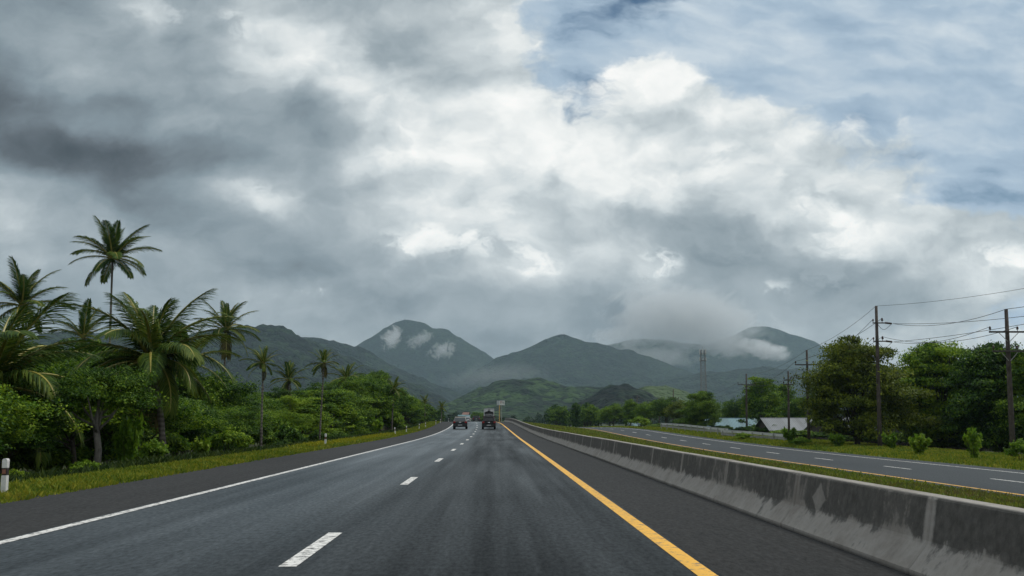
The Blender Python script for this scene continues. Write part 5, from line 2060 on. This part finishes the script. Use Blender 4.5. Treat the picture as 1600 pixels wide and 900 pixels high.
def heading(Y):
    return -math.atan2(float(xc(Y + 3) - xc(Y - 3)), 6)


suv(on_road(719.5, 122), heading(122), 1.62, M['car_navy'], M['car_silver'], M['glass'], 'dark blue-green car with pale roof in the left lane', cabin=M['car_silver'])
suv(on_road(763.8, 121), heading(121), 1.58, M['car_black'], M['car_black'], M['glass_black'], 'black car in the right lane, in front of the caged pickup')
suv(on_road(744.0, 232), heading(232), 1.7, M['car_grey'], M['car_grey'], M['glass_black'], 'far charcoal car in the left lane at the crest')
suv(on_road(730.5, 250), heading(250), 1.55, M['car_white'], M['car_white'], M['glass'], 'far white car just right of the pale-roofed car')


def pickup(loc, rz, W=1.72):
    e = empty('pickup_truck', loc, rz)
    hw = W / 2
    b = MB()
    loft(b, [body_ring(.1, hw, .40, 1.0, .1), body_ring(.5, hw, .34, 1.05, .1), body_ring(1.7, hw, .34, 1.0, .12), body_ring(2.45, hw * .9, .42, .86, .14)])
    b.build('body', M['car_grey'], e)
    c = MB()
    loft(c, [body_ring(.12, hw * .92, 1.0, 1.62, .1, tumble=.1), body_ring(.9, hw * .92, 1.0, 1.66, .1, tumble=.12), body_ring(1.5, hw * .9, .98, 1.06, .03)])
    c.build('cab', M['car_white'], e)
    MB().box(-hw, hw, -2.3, .08, .5, .68, .02).box(-hw, -hw + .05, -2.3, .08, .682, 1.02).box(hw - .05, hw, -2.3, .08, .682, 1.02).build('bed', M['car_grey'], e)
    t_ = MB().box(-hw, hw, -2.36, -2.302, .52, 1.02, .015).build('tailgate', M['car_grey'], e)
    for s in (-1, 1):
        MB().box(s * hw * .88 - .1, s * hw * .88 + .1, -2.39, -2.362, .62, .92, .008).build('tail_lamp', M['tail'], e)
        for y in (-1.5, 1.6):
            wheel(e, s * (hw - .13), y)
    MB().box(-hw * .9, hw * .9, -2.46, -2.37, .36, .5, .02).build('bumper', M['bumper'], e)
    return tag(e, 'small pickup truck ahead of the black car, carrying a tall white cage', 'pickup truck')


PY = 168.0
ploc = on_road(763.6, PY)
pickup(ploc, heading(PY))
ce = empty('cargo_cage', (ploc[0], ploc[1], ploc[2] + .69), heading(PY))
hw, zt = .74, 1.42
fr = MB()
for sx in (-1, 1):
    for y in (-2.22, -1.1, -.02):
        fr.bar((sx * hw, y, .0), (sx * hw, y, zt), .04)
    fr.bar((sx * hw, -2.22, zt), (sx * hw, -.02, zt), .04)
    fr.bar((sx * hw, -2.22, .8), (sx * hw, -.02, .8), .03)
for y in (-2.22, -.02):
    fr.bar((-hw, y, zt), (hw, y, zt), .04)
for z in (.36, .6):
    fr.bar((-hw, -2.22, z), (hw, -2.22, z), .03)
fr.build('frame', M['car_white'], ce)
for s in (-1, 1):
    MB().box(s * (hw + .045) - .004, s * (hw + .045) + .004, -2.22, -.02, .05, zt - .03).build('side_sheet', M['sign_grey'], ce)
    MB().prism([(s * .06, zt - .04), (s * (hw - .02), zt - .04), (s * (hw - .02), zt - .46), (s * .40, zt - .40), (s * .08, zt - .24)] , -2.19, -2.16).build('tarpaulin_flap', M['sign_white'], ce)
MB().box(-hw + .03, hw - .03, -.10, -.05, .02, zt - .05).build('front_sheet', M['sign_grey'], ce)
MB().prism([(-hw - .03, zt + .04), (-hw - .03, zt + .06), (0, zt + .13), (hw + .03, zt + .06), (hw + .03, zt + .04), (0, zt + .10)], -2.26, 0).build('tarpaulin_roof', M['sign_white'], ce)
tag(ce, 'tall white cargo cage with tarpaulin roof on the pickup truck', 'cage')
cm = MB()
loft(cm, [[(x * .62 + .0, -1.75 + y * .5, z) for x, z in ((-.4, .02), (.4, .02), (.62, .5), (.66, .85), (.3, 1.02), (-.2, 1.0), (-.62, .86), (-.6, .45))] for y in (0, .4, 1.2, 2.0)])
lo = cm.build('cargo_bundle', M['car_black'], None, (ploc[0], ploc[1], ploc[2] + .69), (0, 0, heading(PY)))
tag(lo, 'dark bundled load standing inside the white cage of the pickup', 'cargo')
